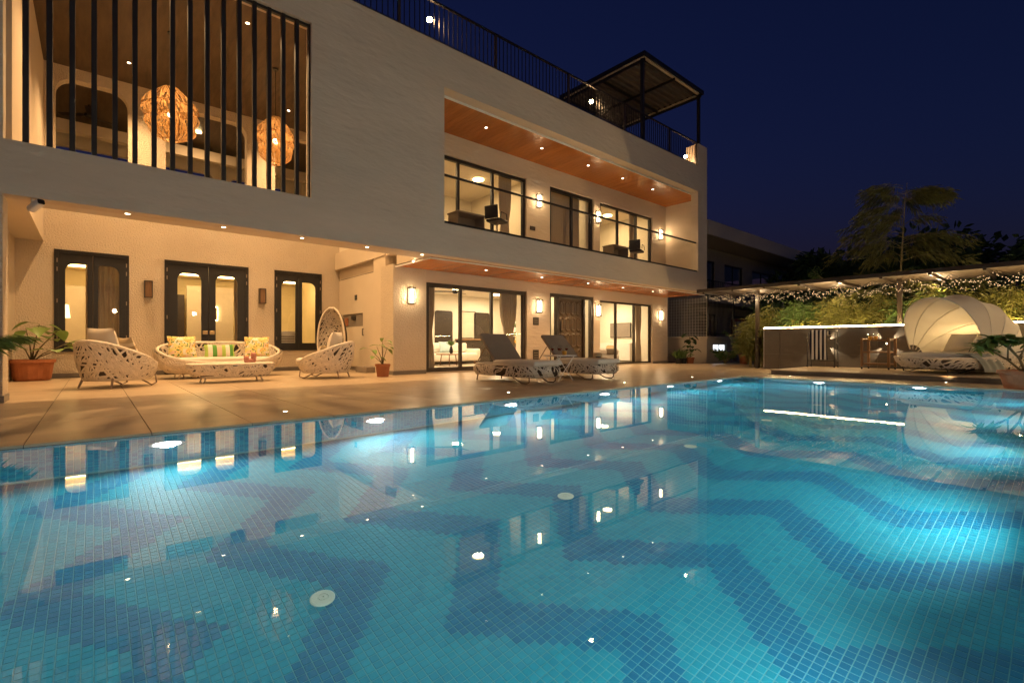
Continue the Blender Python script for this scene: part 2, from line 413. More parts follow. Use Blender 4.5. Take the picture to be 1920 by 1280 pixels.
water = tag(struct(mb.build('pool_water', wm, fix=False)), 'calm clear water filling the swimming pool', 'water')

# deck: grout bed with separate stone tiles
mb = MB()
mb.box(-6.3, 24, PY1, 15.0, -.08, -.008); mb.box(PX1, 24, -6, PY1, -.08, -.009)
mb.box(-6.3, PX1, -6, PY0, -.08, -.0085)
deck = struct(mb.build('deck', M['grout'])); tag(deck, 'beige stone tiled pool deck and terrace', 'deck')
_tm = {}
def dtile(x0, x1, y0, y1, parent=None, z=0.0, m=None, name='tile', t=.02, g=.0035):
    key = (round(x1-x0, 3), round(y1-y0, 3), m, t)
    if key not in _tm:
        w, d = (x1-x0)/2-g, (y1-y0)/2-g; b = .002
        q = MB(); q.add([(-w, -d, -t), (w, -d, -t), (w, d, -t), (-w, d, -t), (-w, -d, -b), (w, -d, -b), (w, d, -b), (-w, d, -b),
                         (-w+b, -d+b, 0), (w-b, -d+b, 0), (w-b, d-b, 0), (-w+b, d-b, 0)],
                        [(8, 9, 10, 11)] + [(i, (i+1) % 4, 4+(i+1) % 4, 4+i) for i in range(4)] + [(4+i, 4+(i+1) % 4, 8+(i+1) % 4, 8+i) for i in range(4)])
        _tm[key] = q.mesh('tile', m or M['decktile'], fix=False)
    return link(name, _tm[key], parent or deck, ((x0+x1)/2, (y0+y1)/2, z))
xs = [-.40 + .775*k for k in range(-4, 26)]
for a, b in zip(xs[:-1], xs[1:]):
    dtile(a, b, 5.125, 6.56); dtile(a, b, 6.56, 8.0)
    dtile(a, b, 8.0, 9.45); dtile(a, b, 9.45, 10.9)
    if a < 6:
        for y in (10.9, 11.68, 12.46, 13.24, 14.02): dtile(a, b, y, y+.78)
for y in [5.12 - .775*k for k in range(1, 11)]:
    dtile(PX1-.015, 13.0, y, y+.775)

# raised platform, cabana wall
mb = MB(); mb.bbox(13.0, 15.9, -3.0, 4.98, -.004, .10, .006, 1)
plat = struct(mb.build('platform', M['greytile'])); tag(plat, 'low dark stone platform at the far end of the pool', 'platform')
for k, y in enumerate([4.99 - 1.0*k for k in range(1, 9)]):
    for a, b in ((12.97, 14.43), (14.43, 15.895)): dtile(a, b, y, y+1.0, plat, .12)
cw = thing('garden_wall', 'low grey stone tiled wall with light strip along its top', 'wall', (15.9, 0, 0))
MB().box(.012, .20, -3.5, 6.30, -.02, 1.24).build('wall_core', M['greytile'], cw)
ys = [6.30, 5.85, 4.62, 3.40, 2.18, .96, -.26, -1.5, -2.7, -3.5]
for a, b in zip(ys[1:], ys[:-1]):
    for z0, z1 in ((0.0, .46), (.46, 1.245)):
        MB().bbox(0, .012, a+.003, b-.003, z0+.003, z1-.003, .002, 1).build('panel', M['walltile'], cw)
MB().box(-.002, .03, -3.5, 6.30, 1.263, 1.279).build('light_strip', M['led'], cw)
MB().box(.035, .20, -3.5, 6.30, 1.242, 1.262).build('coping', M['greytile'], cw)
MB().box(-.004, .21, 6.302, 6.315, 0, 1.27).build('end_trim', M['white'], cw)
# ------------------------------------------------------------------ villa
VL = Vector((8, 12, 0))
villa = thing('villa', 'two storey cream villa with slatted opening, balcony and wood soffits', 'house', VL)
def V(name, mb, m, smooth=False): return mb.build(name, m, villa, smooth, loc=-VL)
FY0, FY1 = 9.0, 9.28
# front wall plane
V('facade_wall', MB().plate([(-4, 2.70), (17.52, 2.70), (17.52, 8.17), (16.88, 8.17), (16.88, 7.33), (-4, 7.33)],
   [rect(-.887, 2.98, 3.41, 6.58), rect(5.82, 16.86, 3.42, 6.40)], FY0, FY1), M['plaster'])
V('column', MB().box(-4, -.89, 9.0, 9.5, 0, 2.70), M['stucco'])
V('column_skirting', MB().box(-4, -.875, 8.985, 9.5, 0, .09), M['greytile'])
V('roof_slab', MB().box(-4, 17.95, FY1, 20, 7.15, 7.32), M['smooth'])
V('parapet', MB().box(16.88, 17.5, FY1, 9.5, 7.325, 8.16), M['smooth'])
# terrace lounge: back wall with three openings below and three arches above
ops = [rect(-.68, .65, .58, 2.91), rect(1.35, 3.26, .001, 2.90), rect(3.93, 5.27, .58, 2.90)]
ar = [rrect(-.66, .63, 4.3, 6.84, .34, .34), rrect(1.38, 3.22, 4.3, 6.84, .34, .34), rrect(3.95, 5.25, 4.3, 6.84, .34, .34)]
V('terrace_wall', MB().plate(rect(-1.3, 5.9, 0, 7.15), ops + ar, 15.0, 15.25), M['stucco'])
for a_, b_ in ((-1.3, 1.35), (3.26, 5.8)): V('skirting', MB().box(a_, b_, 14.985, 15.0, 0, .10), M['greytile'])
V('ceiling', MB().box(-1.3, 5.85, FY1, 15.0, 7.10, 7.148), M['concwood'])
V('side_wall', MB().box(-1.5, -1.3, 9.5, 15.0, 0, 3.06), M['stucco'])
V('beam', MB().box(-1.5, -.85, 9.5, 15.0, 3.06, 7.1), M['smooth'])
V('recess_door', MB().box(-1.3, -1.27, 10.4, 11.6, 0, 2.2), M['brownframe'])
V('side_wall', MB().box(5.83, 6.1, 12.3, 15.0, 0, 7.1), M['smooth'])
V('beam', MB().box(5.68, 5.828, 11.6, 14.998, 3.06, 3.57), M['smooth'])
V('pilaster', MB().box(5.70, 6.1, 11.6, 12.3, 0, 3.06), M['smooth'])
V('side_wall', MB().box(5.72, 6.1, 10.9, 12.3, 3.06, 7.1), M['smooth'])
V('pier', MB().box(5.58, 6.50, 10.92, 11.6, 0, 2.74), M['stucco'])
V('skirting', MB().box(5.565, 6.50, 10.905, 10.92, 0, .10).box(5.565, 5.58, 10.92, 11.6, 0, .1), M['greytile'])
V('skirting', MB().box(5.815, 5.83, 12.3, 14.98, 0, .10), M['greytile'])
# service door with niche on the side wall (faces -X)
sd = V('service_door', MB().plate(rect(12.34, 14.95, .12, 2.98), [rect(13.2, 14.7, 1.28, 1.66)], 5.80, 5.83, 'yz'), M['smooth'])
MB().box(5.826, 5.829, 13.2, 14.7, 1.28, 1.66).build('niche', M['greyshaded'], sd)
MB().box(5.79, 5.825, 13.75, 14.0, 1.48, 1.60).build('switch_box', M['black'], sd)
MB().box(5.79, 5.825, 14.3, 14.5, 1.32, 1.55).build('meter', M['terracotta'], sd)
MB().tube([(5.80, 13.15, 1.02), (5.76, 13.15, 1.02), (5.76, 13.15, 1.2), (5.80, 13.15, 1.2)], .012, 6).build('handle', M['black'], sd)
MB().box(5.785, 5.80, 13.6, 13.75, 2.05, 2.2).build('switch', M['black'], sd)
MB().box(5.796, 5.80, 12.34, 14.95, 2.74, 2.752).build('joint', M['brownframe'], sd)
tag(MB().bbox(5.45, 5.80, 12.2, 12.9, 0, .16, .01, 1).build('shoe_box', M['greyshaded']), 'low grey box on the floor beside the service door', 'box')

# soffit over the ground floor and balcony ceiling: wooden boards running back from the facade
def boards(x0, x1, y0, y1, z, n, nm):
    base = V(nm, MB().box(x0, x1, y0, y1, z+.012, z+.035), M['brownframe'])
    w = (x1-x0)/n; me = MB().bbox(-w/2+.0012, w/2-.0012, y0, y1, 0, .011, .0025, 1).mesh('board', M['woodceil'])
    for k in range(n): link('board', me, base, (x0+(k+.5)*w, 0, z))
boards(5.66, 17.9, FY1, 10.92, 2.69, 72, 'soffit')
V('soffit_edge', MB().box(-.83, 5.66, FY1, 9.55, 2.70, 2.78), M['smooth'])
V('fascia_back', MB().box(-.83, 5.66, 9.55, 9.6, 2.70, 3.40), M['smooth'])
boards(5.82, 17.8, FY1, 10.92, 6.40, 70, 'balcony_ceiling')
V('cornice', MB().box(5.82, 16.86, 9.285, 9.305, 6.345, 6.40), M['white'])
V('soffit_trim', MB().box(5.62, 17.9, 9.285, 9.30, 2.66, 2.69).box(5.62, 5.66, 9.30, 10.92, 2.66, 2.69), M['white'])
V('balcony_floor', MB().box(5.66, 17.9, FY1, 10.9, 2.73, 3.30), M['smooth'])
V('balcony_wall', MB().box(5.66, 5.82, FY1, 10.92, 3.3, 7.1), M['smooth'])
V('balcony_wall', MB().box(17.8, 17.95, 9.29, 10.92, 2.70, 7.1), M['plaster'])
# wall behind the soffits: openings for doors and windows, both floors
gops = [rect(6.51, 10.05, .03, 2.38), rect(11.05, 13.23, .001, 2.41), rect(13.56, 16.83, .03, 2.33)]
V('ground_wall', MB().plate(rect(6.502, 17.95, 0, 2.74), gops, 10.92, 11.12), M['plaster'])
for a_, b_ in ((10.1, 11.0), (13.28, 13.5), (16.88, 17.965)): V('skirting', MB().box(a_, b_, 10.905, 10.92, 0, .09), M['greytile'])
uops = [rect(5.9, 10.03, 3.32, 5.83), rect(11.05, 13.23, 3.32, 5.84), rect(13.56, 16.83, 3.32, 5.80)]
V('upper_wall', MB().plate(rect(5.82, 17.8, 3.302, 6.43), uops, 10.92, 11.12), M['plaster'])
V('end_wall', MB().box(17.75, 17.95, 11.12, 16.2, 0, 7.1), M['plaster'])

def window(x0, x1, z0, z1, y, mulls, m, fw=.075, dep=.10, name='window', transom=None):
    f = V(name, frame_box(MB(), x0+.004, x1-.004, z0+.004, z1-.004, y, y+dep, fw), m)
    e = [x0+fw] + list(mulls) + [x1-fw]
    for q in mulls: MB().box(q-.04, q+.04, y+.012, y+dep-.012, z0+fw, z1-fw).build('mullion', m, f)
    for a, b in zip(e[:-1], e[1:]):
        MB().box(a+.01, b-.01, y+dep*.5-.004, y+dep*.5+.004, z0+fw-.004, z1-fw+.004).build('pane', M['glass'], f)
    return f
def xat(px, Y):
    a = (px-960)/907.; return (.6541+.7564*a) / (.7564-.6541*a) * Y
window(6.51, 10.05, .03, 2.38, 10.98, [xat(864.6, 10.98), xat(923, 10.98)], M['brownframe'], .11)
window(13.56, 16.83, .03, 2.33, 10.98, [xat(1155.7, 10.98), xat(1190, 10.98)], M['brownframe'], .06)
window(5.9, 10.03, 3.32, 5.83, 10.98, [xat(860, 10.98), xat(924.5, 10.98)], M['black'], .09)
window(11.05, 13.23, 3.32, 5.84, 10.98, [xat(1073, 10.98)], M['black'], .11)
window(13.56, 16.83, 3.32, 5.80, 10.98, [xat(1159, 10.98), xat(1193.6, 10.98)], M['black'], .07)

# casement windows and double door with arched glass on the terrace wall
def casement(x0, x1, z0, z1, door=False):
    f = V('double_door' if door else 'window', frame_box(MB(), x0+.003, x1-.003, z0+.003, z1-.003, 14.97, 15.10, .07), M['black'])
    xm = (x0+x1)/2; s = .115 if not door else .25
    gz0 = z0+.22 if not door else .62
    for k, (a, b) in enumerate(((x0+.072, xm-.003), (xm+.003, x1-.072))):
        ia, ib = (a+s, b-.09) if k == 0 else (a+.09, b-s)
        if door: ia, ib = (a+.20, b-.16) if k == 0 else (a+.16, b-.20)
        hole = rrect(ia, ib, gz0, z1-.30, .17 if (k == 0 or door) else 0, .17 if (k == 1 or door) else 0)
        MB().plate(rect(a, b, z0+.073, z1-.073), [hole], 14.985, 15.03).build('leaf', M['black'], f)
        MB().box(ia-.01, ib+.01, 15.004, 15.010, gz0-.01, z1-.29).build('pane', M['glass'], f)
        hx = a-.02 if k == 0 else b+.02
        for hz in (z0+.35, (z0+z1)/2, z1-.45, z1-.25): MB().cbox((hx, 14.965, hz), .018, .02, .09).build('hinge', M['steel'], f)
        if door:
            hx = b-.075 if k == 0 else a+.075
            MB().bbox(hx-.055, hx+.055, 14.955, 14.985, 1.02, 1.12, .006, 1).build('handle', mat('brass', (.55, .38, .18), .35, metal=.8), f)
    return f
casement(-.68, .65, .58, 2.91); casement(1.35, 3.26, 0, 2.90, True); casement(3.93, 5.27, .58, 2.90)

# carved entrance door, ground floor
ed = V('entrance_door', MB().plate(rect(11.055, 13.225, .002, 2.405), [rect(11.13, 11.42, .05, 2.30), rect(11.50, 12.72, .02, 2.30), rect(12.80, 13.14, .05, 2.30)], 10.95, 11.10), M['brownframe'])
M['carved'] = mat('carved_wood', (.10, .066, .034), .42, var=.3, vscale=6, stretch=(10, 10, 1))
MB().box(11.52, 12.70, 11.02, 11.07, .03, 2.29).build('leaf', M['carved'], ed)
cols, rows = 4, 4; cw_, rh = 1.10/cols, 2.14/rows
def octa(w, h, c): return [(-w+c, -h), (w-c, -h), (w, -h+c), (w, h-c), (w-c, h), (-w+c, h), (-w, h-c), (-w, -h+c)]
oc = MB()
o1 = octa(cw_/2*.92, rh/2*.94, .07); o2 = octa(cw_/2*.62, rh/2*.76, .05); o3 = octa(cw_/2*.40, rh/2*.62, .035)
vsx = [(x, 0, z) for x, z in o1] + [(x, -.035, z) for x, z in o2] + [(x, -.012, z) for x, z in o3]
oc.add(vsx, [(i, (i+1) % 8, 8+(i+1) % 8, 8+i) for i in range(8)] + [(8+i, 8+(i+1) % 8, 16+(i+1) % 8, 16+i) for i in range(8)] + [tuple(range(16, 24))])
ocm = oc.mesh('carved_panel', M['carved'])
for i in range(cols):
    for j in range(rows): link('carved_panel', ocm, ed, (11.56 + (i+.5)*cw_, 11.018, .09 + (j+.5)*rh))
MB().tube([(11.60, 11.015, .9), (11.60, 10.965, .9), (11.60, 10.965, 1.5), (11.60, 11.015, 1.5)], .014, 8).build('handle', M['black'], ed)
for a, b in ((11.13, 11.42), (12.80, 13.14)): MB().box(a-.01, b+.01, 11.03, 11.036, .04, 2.31).build('pane', M['glass'], ed)

# recessed downlights
dl_disc = MB().lathe([(.030, 0), (.029, -.004), (.001, -.004)], 14, cap=False).mesh('downlight', M['spotdisc'])
dl_ring = MB().lathe([(.030, 0), (.048, 0), (.048, -.007), (.030, -.005)], 14, cap=False).mesh('ring', M['white'])
def downlight(x, y, z, p, spot=120, color=WARM, blend=.8, size=.04):
    o = link('downlight', dl_disc, villa, Vector((x, y, z)) - VL); link('ring', dl_ring, o)
    lamp('downlight_lamp', 'SPOT', (0, 0, -.02), p, color, o, size, spot, blend)
for k in range(5): downlight(.38 + 1.25*k, 9.2, 2.70, 12, 110)
for x in (7.73, 9.76, 11.8, 13.6, 15.4): downlight(x, 9.97, 2.689, 42, 120); downlight(x, 9.97, 6.399, 30, 120)
downlight(5.62, 10.0, 2.70, 14)
for x in (.6, 4.0): downlight(x, 13.9, 7.10, 240, 115)
for x in (.6, 2.3, 4.0): downlight(x, 10.65, 7.10, 220, 120)

# ------------------------------------------------------------------ rooms behind the glass
def room(x0, x1, y0, y1, z0, z1, m, fl, top=None):
    V('room_wall', MB().box(x0, x1, y1, y1+.1, z0, z1), m)
    V('room_wall', MB().box(x0-.08, x0, y0, y1+.1, z0, z1), m); V('room_wall', MB().box(x1, x1+.08, y0, y1+.1, z0, z1), m)
    V('room_floor', MB().box(x0, x1, y0, y1, z0-.04, z0), fl); V('room_ceiling', MB().box(x0-.08, x1+.08, y0, y1+.1, z1, z1+.04), top or m)
M['roomfloor'] = mat('room_floor', (.42, .34, .25), .35, var=.08, vscale=2)
V('room_wall', MB().box(6.2, 13.3, 16.0, 16.1, .02, 2.70), M['room']); V('room_wall', MB().box(6.12, 6.2, 11.61, 16.1, .02, 2.70), M['room'])
V('room_wall', MB().box(13.3, 13.33, 11.13, 16.1, .02, 2.70), M['room']); V('room_wall', MB().box(10.9, 10.98, 11.13, 12.4, .02, 2.70), M['room']); V('room_wall', MB().box(10.982, 13.298, 12.32, 12.4, .02, 2.70), M['room'])
V('room_floor', MB().box(6.2, 13.3, 11.13, 16.0, -.02, .02), M['roomfloor']); V('room_ceiling', MB().box(6.12, 13.33, 11.13, 16.1, 2.70, 2.735), M['room'])
room(13.42, 17.6, 11.13, 15.0, .02, 2.70, M['room'], M['roomfloor'])
room(5.9, 10.9, 11.13, 15.0, 3.30, 6.20, M['room'], M['roomfloor'])
room(11.0, 13.3, 11.13, 14.0, 3.30, 6.20, M['room'], M['roomfloor'])
room(13.42, 17.6, 11.13, 15.0, 3.30, 6.20, M['room'], M['roomfloor'])
room(-1.3, 5.8, 15.26, 19.0, .005, 3.25, M['roomyellow'], M['roomfloor'])
# gallery behind the arches: dark ceiling, pale lintel and dark windows to the sky
V('room_ceiling', MB().box(-1.3, 5.8, 15.26, 19.6, 6.95, 7.0), M['concwood'])
V('room_wall', MB().plate(rect(-1.3, 5.8, 3.3, 6.95), [rrect(-.9, .9, 3.9, 6.38, .2, .2), rrect(1.3, 3.0, 3.9, 6.38, .2, .2), rrect(3.5, 5.3, 3.9, 6.38, .2, .2)], 18.6, 18.8), M['room'])
V('room_beam', MB().box(-1.3, 5.8, 17.6, 17.85, 6.48, 6.78), M['smooth'])
V('room_wall', MB().box(-1.4, -1.3, 15.26, 18.8, 3.3, 7).box(5.8, 5.9, 15.26, 18.8, 3.3, 7), M['room'])
def ceiling_lamp(x, y, z, p, c=(1, .68, .34), size=.35):
    o = V('ceiling_light', MB().lathe([(size/2, z), (size/2, z-.03), (size/2-.02, z-.035), (.002, z-.035)], 18, (x, y, 0), cap=False), M['cove'])
    lamp('room_lamp', 'AREA', Vector((x, y, z-.06)), p, c, o, size)
for a in ((7.6, 13.2, 2.70, 33), (9.6, 14.0, 2.70, 33), (11.9, 14.6, 2.70, 30), (12.1, 11.8, 2.70, 12), (14.6, 12.8, 2.70, 24), (16.4, 13.0, 2.70, 24),
          (7.2, 12.8, 6.20, 17), (9.6, 12.8, 6.20, 18), (12.1, 12.4, 6.20, 12), (14.6, 12.8, 6.20, 17), (16.4, 12.8, 6.20, 17)): ceiling_lamp(*a, c=(1, .68, .34) if a[2] > 3 else (1, .76, .47))
for x in (0, 2.3, 4.6): ceiling_lamp(x, 17.0, 3.25, 19, (1, .66, .27))
ceiling_lamp(2.3, 16.6, 6.94, 12, WARM, .16)
for x0, x1 in ((-1.2, 5.7),): V('cove_light', MB().box(x0, x1, 18.9, 18.98, 3.02, 3.06), M['cove'])
V('cove_ledge', MB().box(-1.3, 5.8, 18.78, 18.995, 2.94, 3.0), M['roomyellow'])

# ------------------------------------------------------------------ slat screen, balustrade, roof railing
ss = thing('slat_screen', 'tall black vertical slats across the upper terrace opening', 'screen', (1.05, 9.11, 3.41))
sm = MB().bbox(-.031, .031, -.045, .045, 0, 3.17, .004, 1).mesh('slat', M['slat'])
for k in range(17): link('slat', sm, ss, (-.685+.2295*k - 1.05, 0, 0))
MB().box(-1.93, 1.925, -.03, .03, 3.12, 3.168).build('top_rail', M['slat'], ss)

bl = thing('glass_balustrade', 'clear glass balcony balustrade with black handrail and base rail', 'balustrade', (5.82, 9.1, 3.42))
n = 6; L_ = 11.04
for k in range(n): MB().box(k*L_/n+.006, (k+1)*L_/n-.006, -.006, .006, .02, 1.08).build('pane', M['clear'], bl)
MB().bbox(.002, L_-.002, -.03, .03, 1.07, 1.115, .006, 1).build('handrail', M['black'], bl)
MB().box(.002, L_-.002, -.07, .03, 0.001, .06).build('base_rail', M['black'], bl)

rr = thing('roof_railing', 'black metal bar railing along the roof edge', 'railing', (-.4, 9.07, 7.33))
posts = [-.4 + 2.5675*k for k in range(7)]; posts[-1] = 16.84 - .03
posts = [-.37, 2.19, 4.76, 7.32, 9.9, 12.46, 15.03, 16.83]
bm_ = MB().box(-.008, .008, -.008, .008, .05, .86).mesh('bar', M['black']); pm = MB().box(-.03, .03, -.025, .025, 0, .90).mesh('post', M['brownframe'])
for x in posts: link('post', pm, rr, (x+.4, 0, 0))
for a, b in zip(posts[:-1], posts[1:]):
    k = round((b-a)/.122)
    if b > 2.5:
        for i in range(1, k): link('bar', bm_, rr, (a+.4+(b-a)*i/k, 0, 0))
MB().box(0, 17.25, -.025, .025, .86, .90).build('top_rail', M['black'], rr)
MB().box(0, 17.25, -.02, .02, .04, .065).build('bottom_rail', M['black'], rr)

# rooftop pergola
rp = thing('rooftop_pergola', 'dark metal pergola with corrugated roof standing on the roof terrace', 'pergola', (13.85, 9.3, 7.33))
W_, D_, H_ = 3.85, 3.8, 3.05
for x in (.06, W_-.06):
    for y in (.1, D_-.1): MB().box(x-.05, x+.05, y-.05, y+.05, 0, H_).build('post', M['black'], rp)
M['corr'] = mat('corrugated_sheet', (.09, .075, .06), .5, var=.15, vscale=4); M['rolled'] = mat('rolled_blind', (.50, .40, .27), .7, var=.1)
nc = 15
MB().grid(lambda u, v: (v*W_, u*D_, H_+.08+.035*math.tanh(3*math.sin(u*nc*2*math.pi))), nc*12, 1).grid(lambda u, v: (v*W_, u*D_, H_+.086+.035*math.tanh(3*math.sin(u*nc*2*math.pi))), nc*12, 1).build('roof_sheet', M['corr'], rp)
for y in (.12, D_/2, D_-.12): MB().box(0, W_, y-.03, y+.03, H_-.06, H_+.035).build('purlin', M['black'], rp)
for x in (.06, W_/2, W_-.06): MB().box(x-.025, x+.025, 0, D_, H_-.15, H_-.062).build('beam', M['black'], rp)
MB().box(-.05, W_+.05, -.06, -.02, H_-.03, H_+.12).box(-.05, -.01, -.02, D_, H_-.03, H_+.12).box(W_+.01, W_+.05, -.02, D_, H_-.03, H_+.12).build('fascia', M['black'], rp)
cmr = MB()
for k in range(36): cmr.tube([(.1+k*.1, .05, H_-.06), (.1+k*.1, .05, H_+.03)], .055, 6)
for k in range(36): cmr.tube([(.03, .1+k*.1, H_-.06), (.03, .1+k*.1, H_+.03)], .055, 6)
for k in range(36): cmr.tube([(W_-.03, .1+k*.1, H_-.06), (W_-.03, .1+k*.1, H_+.03)], .055, 6)
stuff(cmr.build('rolled_edge', M['rolled'], rp))
# ------------------------------------------------------------------ wall lanterns and lamps
def lantern(x, y, z, label, ny=-1):
    t = thing('wall_lantern', label, 'wall lamp', (x, y, z), 0, 'glass box lanterns on the villa walls')
    MB().box(-.045, .045, -.012, 0, -.17, .17).build('back_plate', M['black'], t)
    w, d, h = .074, .13, .20; b = .010; f = MB()
    for sx in (-w, w):
        for yy in (-.015, -d): f.box(sx-b, sx+b, yy-b, yy+b, -h, h)
    for sz in (-h, h):
        f.box(-w-b, w+b, -.015-b, -.015+b, sz-b, sz+b).box(-w-b, w+b, -d-b, -d+b, sz-b, sz+b)
        for sx in (-w, w): f.box(sx-b, sx+b, -d, -.015, sz-b, sz+b)
    f.build('frame', M['brownframe'], t)
    MB().bbox(-.036, .036, -.095, -.035, -.165, .165, .012, 2).build('diffuser', M['sconce'], t)
    return t
lantern(6.05, 10.92, 1.98, 'lit glass box lantern on the pier beside the service door')
lantern(10.52, 10.92, 1.95, 'lit glass box lantern between the living room glazing and entrance door')
lantern(13.40, 10.92, 1.95, 'lit glass box lantern right of the carved entrance door')
lantern(17.38, 10.92, 1.93, 'lit glass box lantern at the far right end of the ground floor')
lantern(10.52, 10.92, 5.23, 'lit balcony lantern right of the wide left window')
lantern(13.40, 10.92, 5.23, 'lit balcony lantern between the two right balcony windows')
lantern(17.35, 10.92, 5.20, 'lit balcony lantern in the far right corner')
for x, lb in ((1.02, 'unlit wooden box sconce between left window and double door'), (3.60, 'unlit wooden box sconce between double door and right window')):
    t = thing('wall_sconce', lb, 'wall lamp', (x, 15.0, 2.12), 0, 'wooden sconces on the terrace wall')
    f = MB().plate(rect(-.085, .085, -.21, .21), [rect(-.065, .065, -.19, .19)], -.13, -.115)
    for sx in (-.077, .077): f.box(sx-.008, sx+.008, -.115, 0, -.21, .21)
    f.build('frame', M['brownframe'], t); MB().box(-.068, .068, -.112, -.01, -.2, .2).build('panel', M['teak'], t)
for x, z, lb in ((5.58, 7.33, 'glowing globe lamp behind roof railing, leftmost of three'), (11.05, 7.33, 'glowing globe lamp behind roof railing near the rooftop pergola'), (16.35, 7.33, 'glowing globe lamp at the right corner of the roof railing')):
    t = thing('roof_lamp', lb, 'lamp', (x, 9.22, z), 0, 'globe lamps along the roof edge')
    zc = .55 if x < 16 else .28
    MB().lathe([(.05, 0), (.05, .02), (.015, .03), (.015, zc-.06)], 10).build('stand', M['black'], t)
    MB().lathe([(.001, -.055)] + [(.055*math.cos(R(a)), .055*math.sin(R(a))) for a in range(-75, 76, 15)] + [(.001, .055)], 16, (0, 0, zc), cap=False).build('globe', M['globe'], t, True)
# floor spots set in the deck
fs = MB().lathe([(.035, 0), (.035, .003), (.022, .004)], 14).mesh('floor_spot', M['white']); fg = MB().lathe([(.021, .0041), (.001, .0045)], 12, cap=False).mesh('lens', M['spotdisc'])
for i, (x, y, lb) in enumerate(((1.62, 5.75, 'small round floor light in the deck near the sofa group'), (4.9, 5.75, 'small round floor light in the deck in front of the near sun lounger'), (7.9, 5.75, 'small round floor light in the deck by the far sun lounger'),
                (10.5, 5.75, 'small round floor light in the deck near the pool corner'), (12.6, 4.4, 'small round floor light in front of the platform step, left one'), (12.75, 1.62, 'small round floor light in front of the platform step, right one'))):
    t = link('floor_light', fs, None, (x, y, .001)); tag(t, lb, 'floor light', 'floor lights in the deck'); link('lens', fg, t)
    if x > 12: l = lamp('floor_lamp', 'SPOT', (0, 0, .03), 2.5, WARM, t, .02, 80, .8); aim(l, (.75, 0, .7))
# four way wall lamps on the garden wall
for y, lb in ((4.62, 'small four way wall lamp behind the towel rack'), (3.18, 'small four way wall lamp behind the bar cart')):
    t = thing('garden_wall_lamp', lb, 'wall lamp', (15.9, y, .78), 0, 'four way lamps on the garden wall')
    MB().bbox(-.07, 0, -.04, .04, -.04, .04, .006, 1).build('body', M['black'], t)
    for a in (45, 135, 225, 315):
        l = lamp('beam', 'SPOT', (-.05, math.cos(R(a))*.075, math.sin(R(a))*.075), 11, WARMW, t, .01, 34, .3); aim(l, (.13, math.cos(R(a)), math.sin(R(a))))
    MB().box(-.074, -.07, -.015, .015, -.015, .015).build('lens', M['spotdisc'], t)
# security camera
t = thing('security_camera', 'white bullet security camera under the left end of the fascia', 'camera', (-.62, 9.12, 2.70))
MB().tube([(0, 0, 0), (0, 0, -.05), (.02, -.03, -.08)], .018, 8).build('bracket', M['white'], t)
T = TR((.02, -.03, -.10), -20, 0, 30)
MB().bbox(-.045, .045, -.14, .10, -.04, .04, .02, 2, T).build('body', M['white'], t, True)
MB().bbox(-.038, .038, -.155, -.141, -.034, .034, .01, 1, T).build('lens', M['black'], t)
# small wall signs
for x, z, lb, w, h in ((10.42, 1.48, 'dark square sign plate left of the entrance door', .24, .24), (10.42, .42, 'dark louvre plate low on the wall by the entrance', .24, .34), (10.28, 4.35, 'dark oblong sign on the balcony wall', .22, .12)):
    t = thing('wall_plate', lb, 'plate', (x, 10.92, z)); MB().bbox(-w/2, w/2, -.02, 0, -h/2, h/2, .004, 1).build('plate', M['brownframe'], t)
    for k in range(3): MB().box(-w*.35, w*.35, -.023, -.02, -h*.25+k*h*.22, -h*.25+k*h*.22+h*.06).build('strip', M['greyshaded'], t)

# ------------------------------------------------------------------ far end: pergola with string lights, planting, neighbours
pg = thing('garden_pergola', 'long flat pergola roof on slim posts over the garden wall', 'pergola', (16.2, 3, 0))
MB().bbox(-1.0, 1.3, -7, 5.15, 2.50, 2.56, .006, 1).build('roof', mat('pergola_roof', (.07, .05, .033), .6, var=.2, vscale=2), pg)
MB().box(-1.03, -1.003, -7, 5.15, 2.47, 2.575).build('edge_trim', M['brownframe'], pg)
for y in (3.62, -.02, -3.7): MB().box(-.05, .05, y-.05, y+.05, 0, 2.50).build('post', M['brownframe'], pg)
for k in range(13): MB().box(-1.0, 1.3, 4.9-k*.95, 4.96-k*.95, 2.43, 2.499).build('rafter', M['brownframe'], pg)
def strand(x0, y0, y1, nsw, sag, label, seed, z=2.40, xamp=.0, lit=False):
    rd = random.Random(seed); t = thing('string_light', label, 'string light', (x0, y0, z), 0, 'string lights under the garden pergola')
    pts = []; bulbs = MB(); n = nsw*10
    for i in range(n+1):
        f = i/n; k = (i % 10)/10; y = (y1-y0)*f
        zz = -sag*4*k*(1-k)*(.7+.6*((i//10*37) % 10)/10); xx = xamp*math.sin(math.pi*f*nsw)
        pts.append((xx, y, zz))
    MB().tube(pts, .004, 4).build('cable', M['black'], t)
    for i in range(len(pts)-1):
        for q in ((.45,) if i % 2 else (.2, .75)):
            p = Vector(pts[i]).lerp(Vector(pts[i+1]), q) + Vector((rd.uniform(-.06, .06), rd.uniform(-.04, .04), -.012-rd.random()*.09)); r = .0055
            bulbs.add([p+Vector(d)*r for d in ((1, 0, 0), (-1, 0, 0), (0, 1, 0), (0, -1, 0), (0, 0, 1.4), (0, 0, -1.4))], [(0, 2, 4), (2, 1, 4), (1, 3, 4), (3, 0, 4), (2, 0, 5), (1, 2, 5), (3, 1, 5), (0, 3, 5)])
    stuff(bulbs.build('bulbs', M['bulb'], t))
    if lit:
        for k in range(5): lamp('string_glow', 'POINT', (0, (y1-y0)*(k+.5)/5, -.2), 6, WARM2, t, 0.0)
strand(15.35, 8.0, -3.5, 15, .16, 'string of tiny warm bulbs nearest the front edge of the pergola', 1, 2.42)
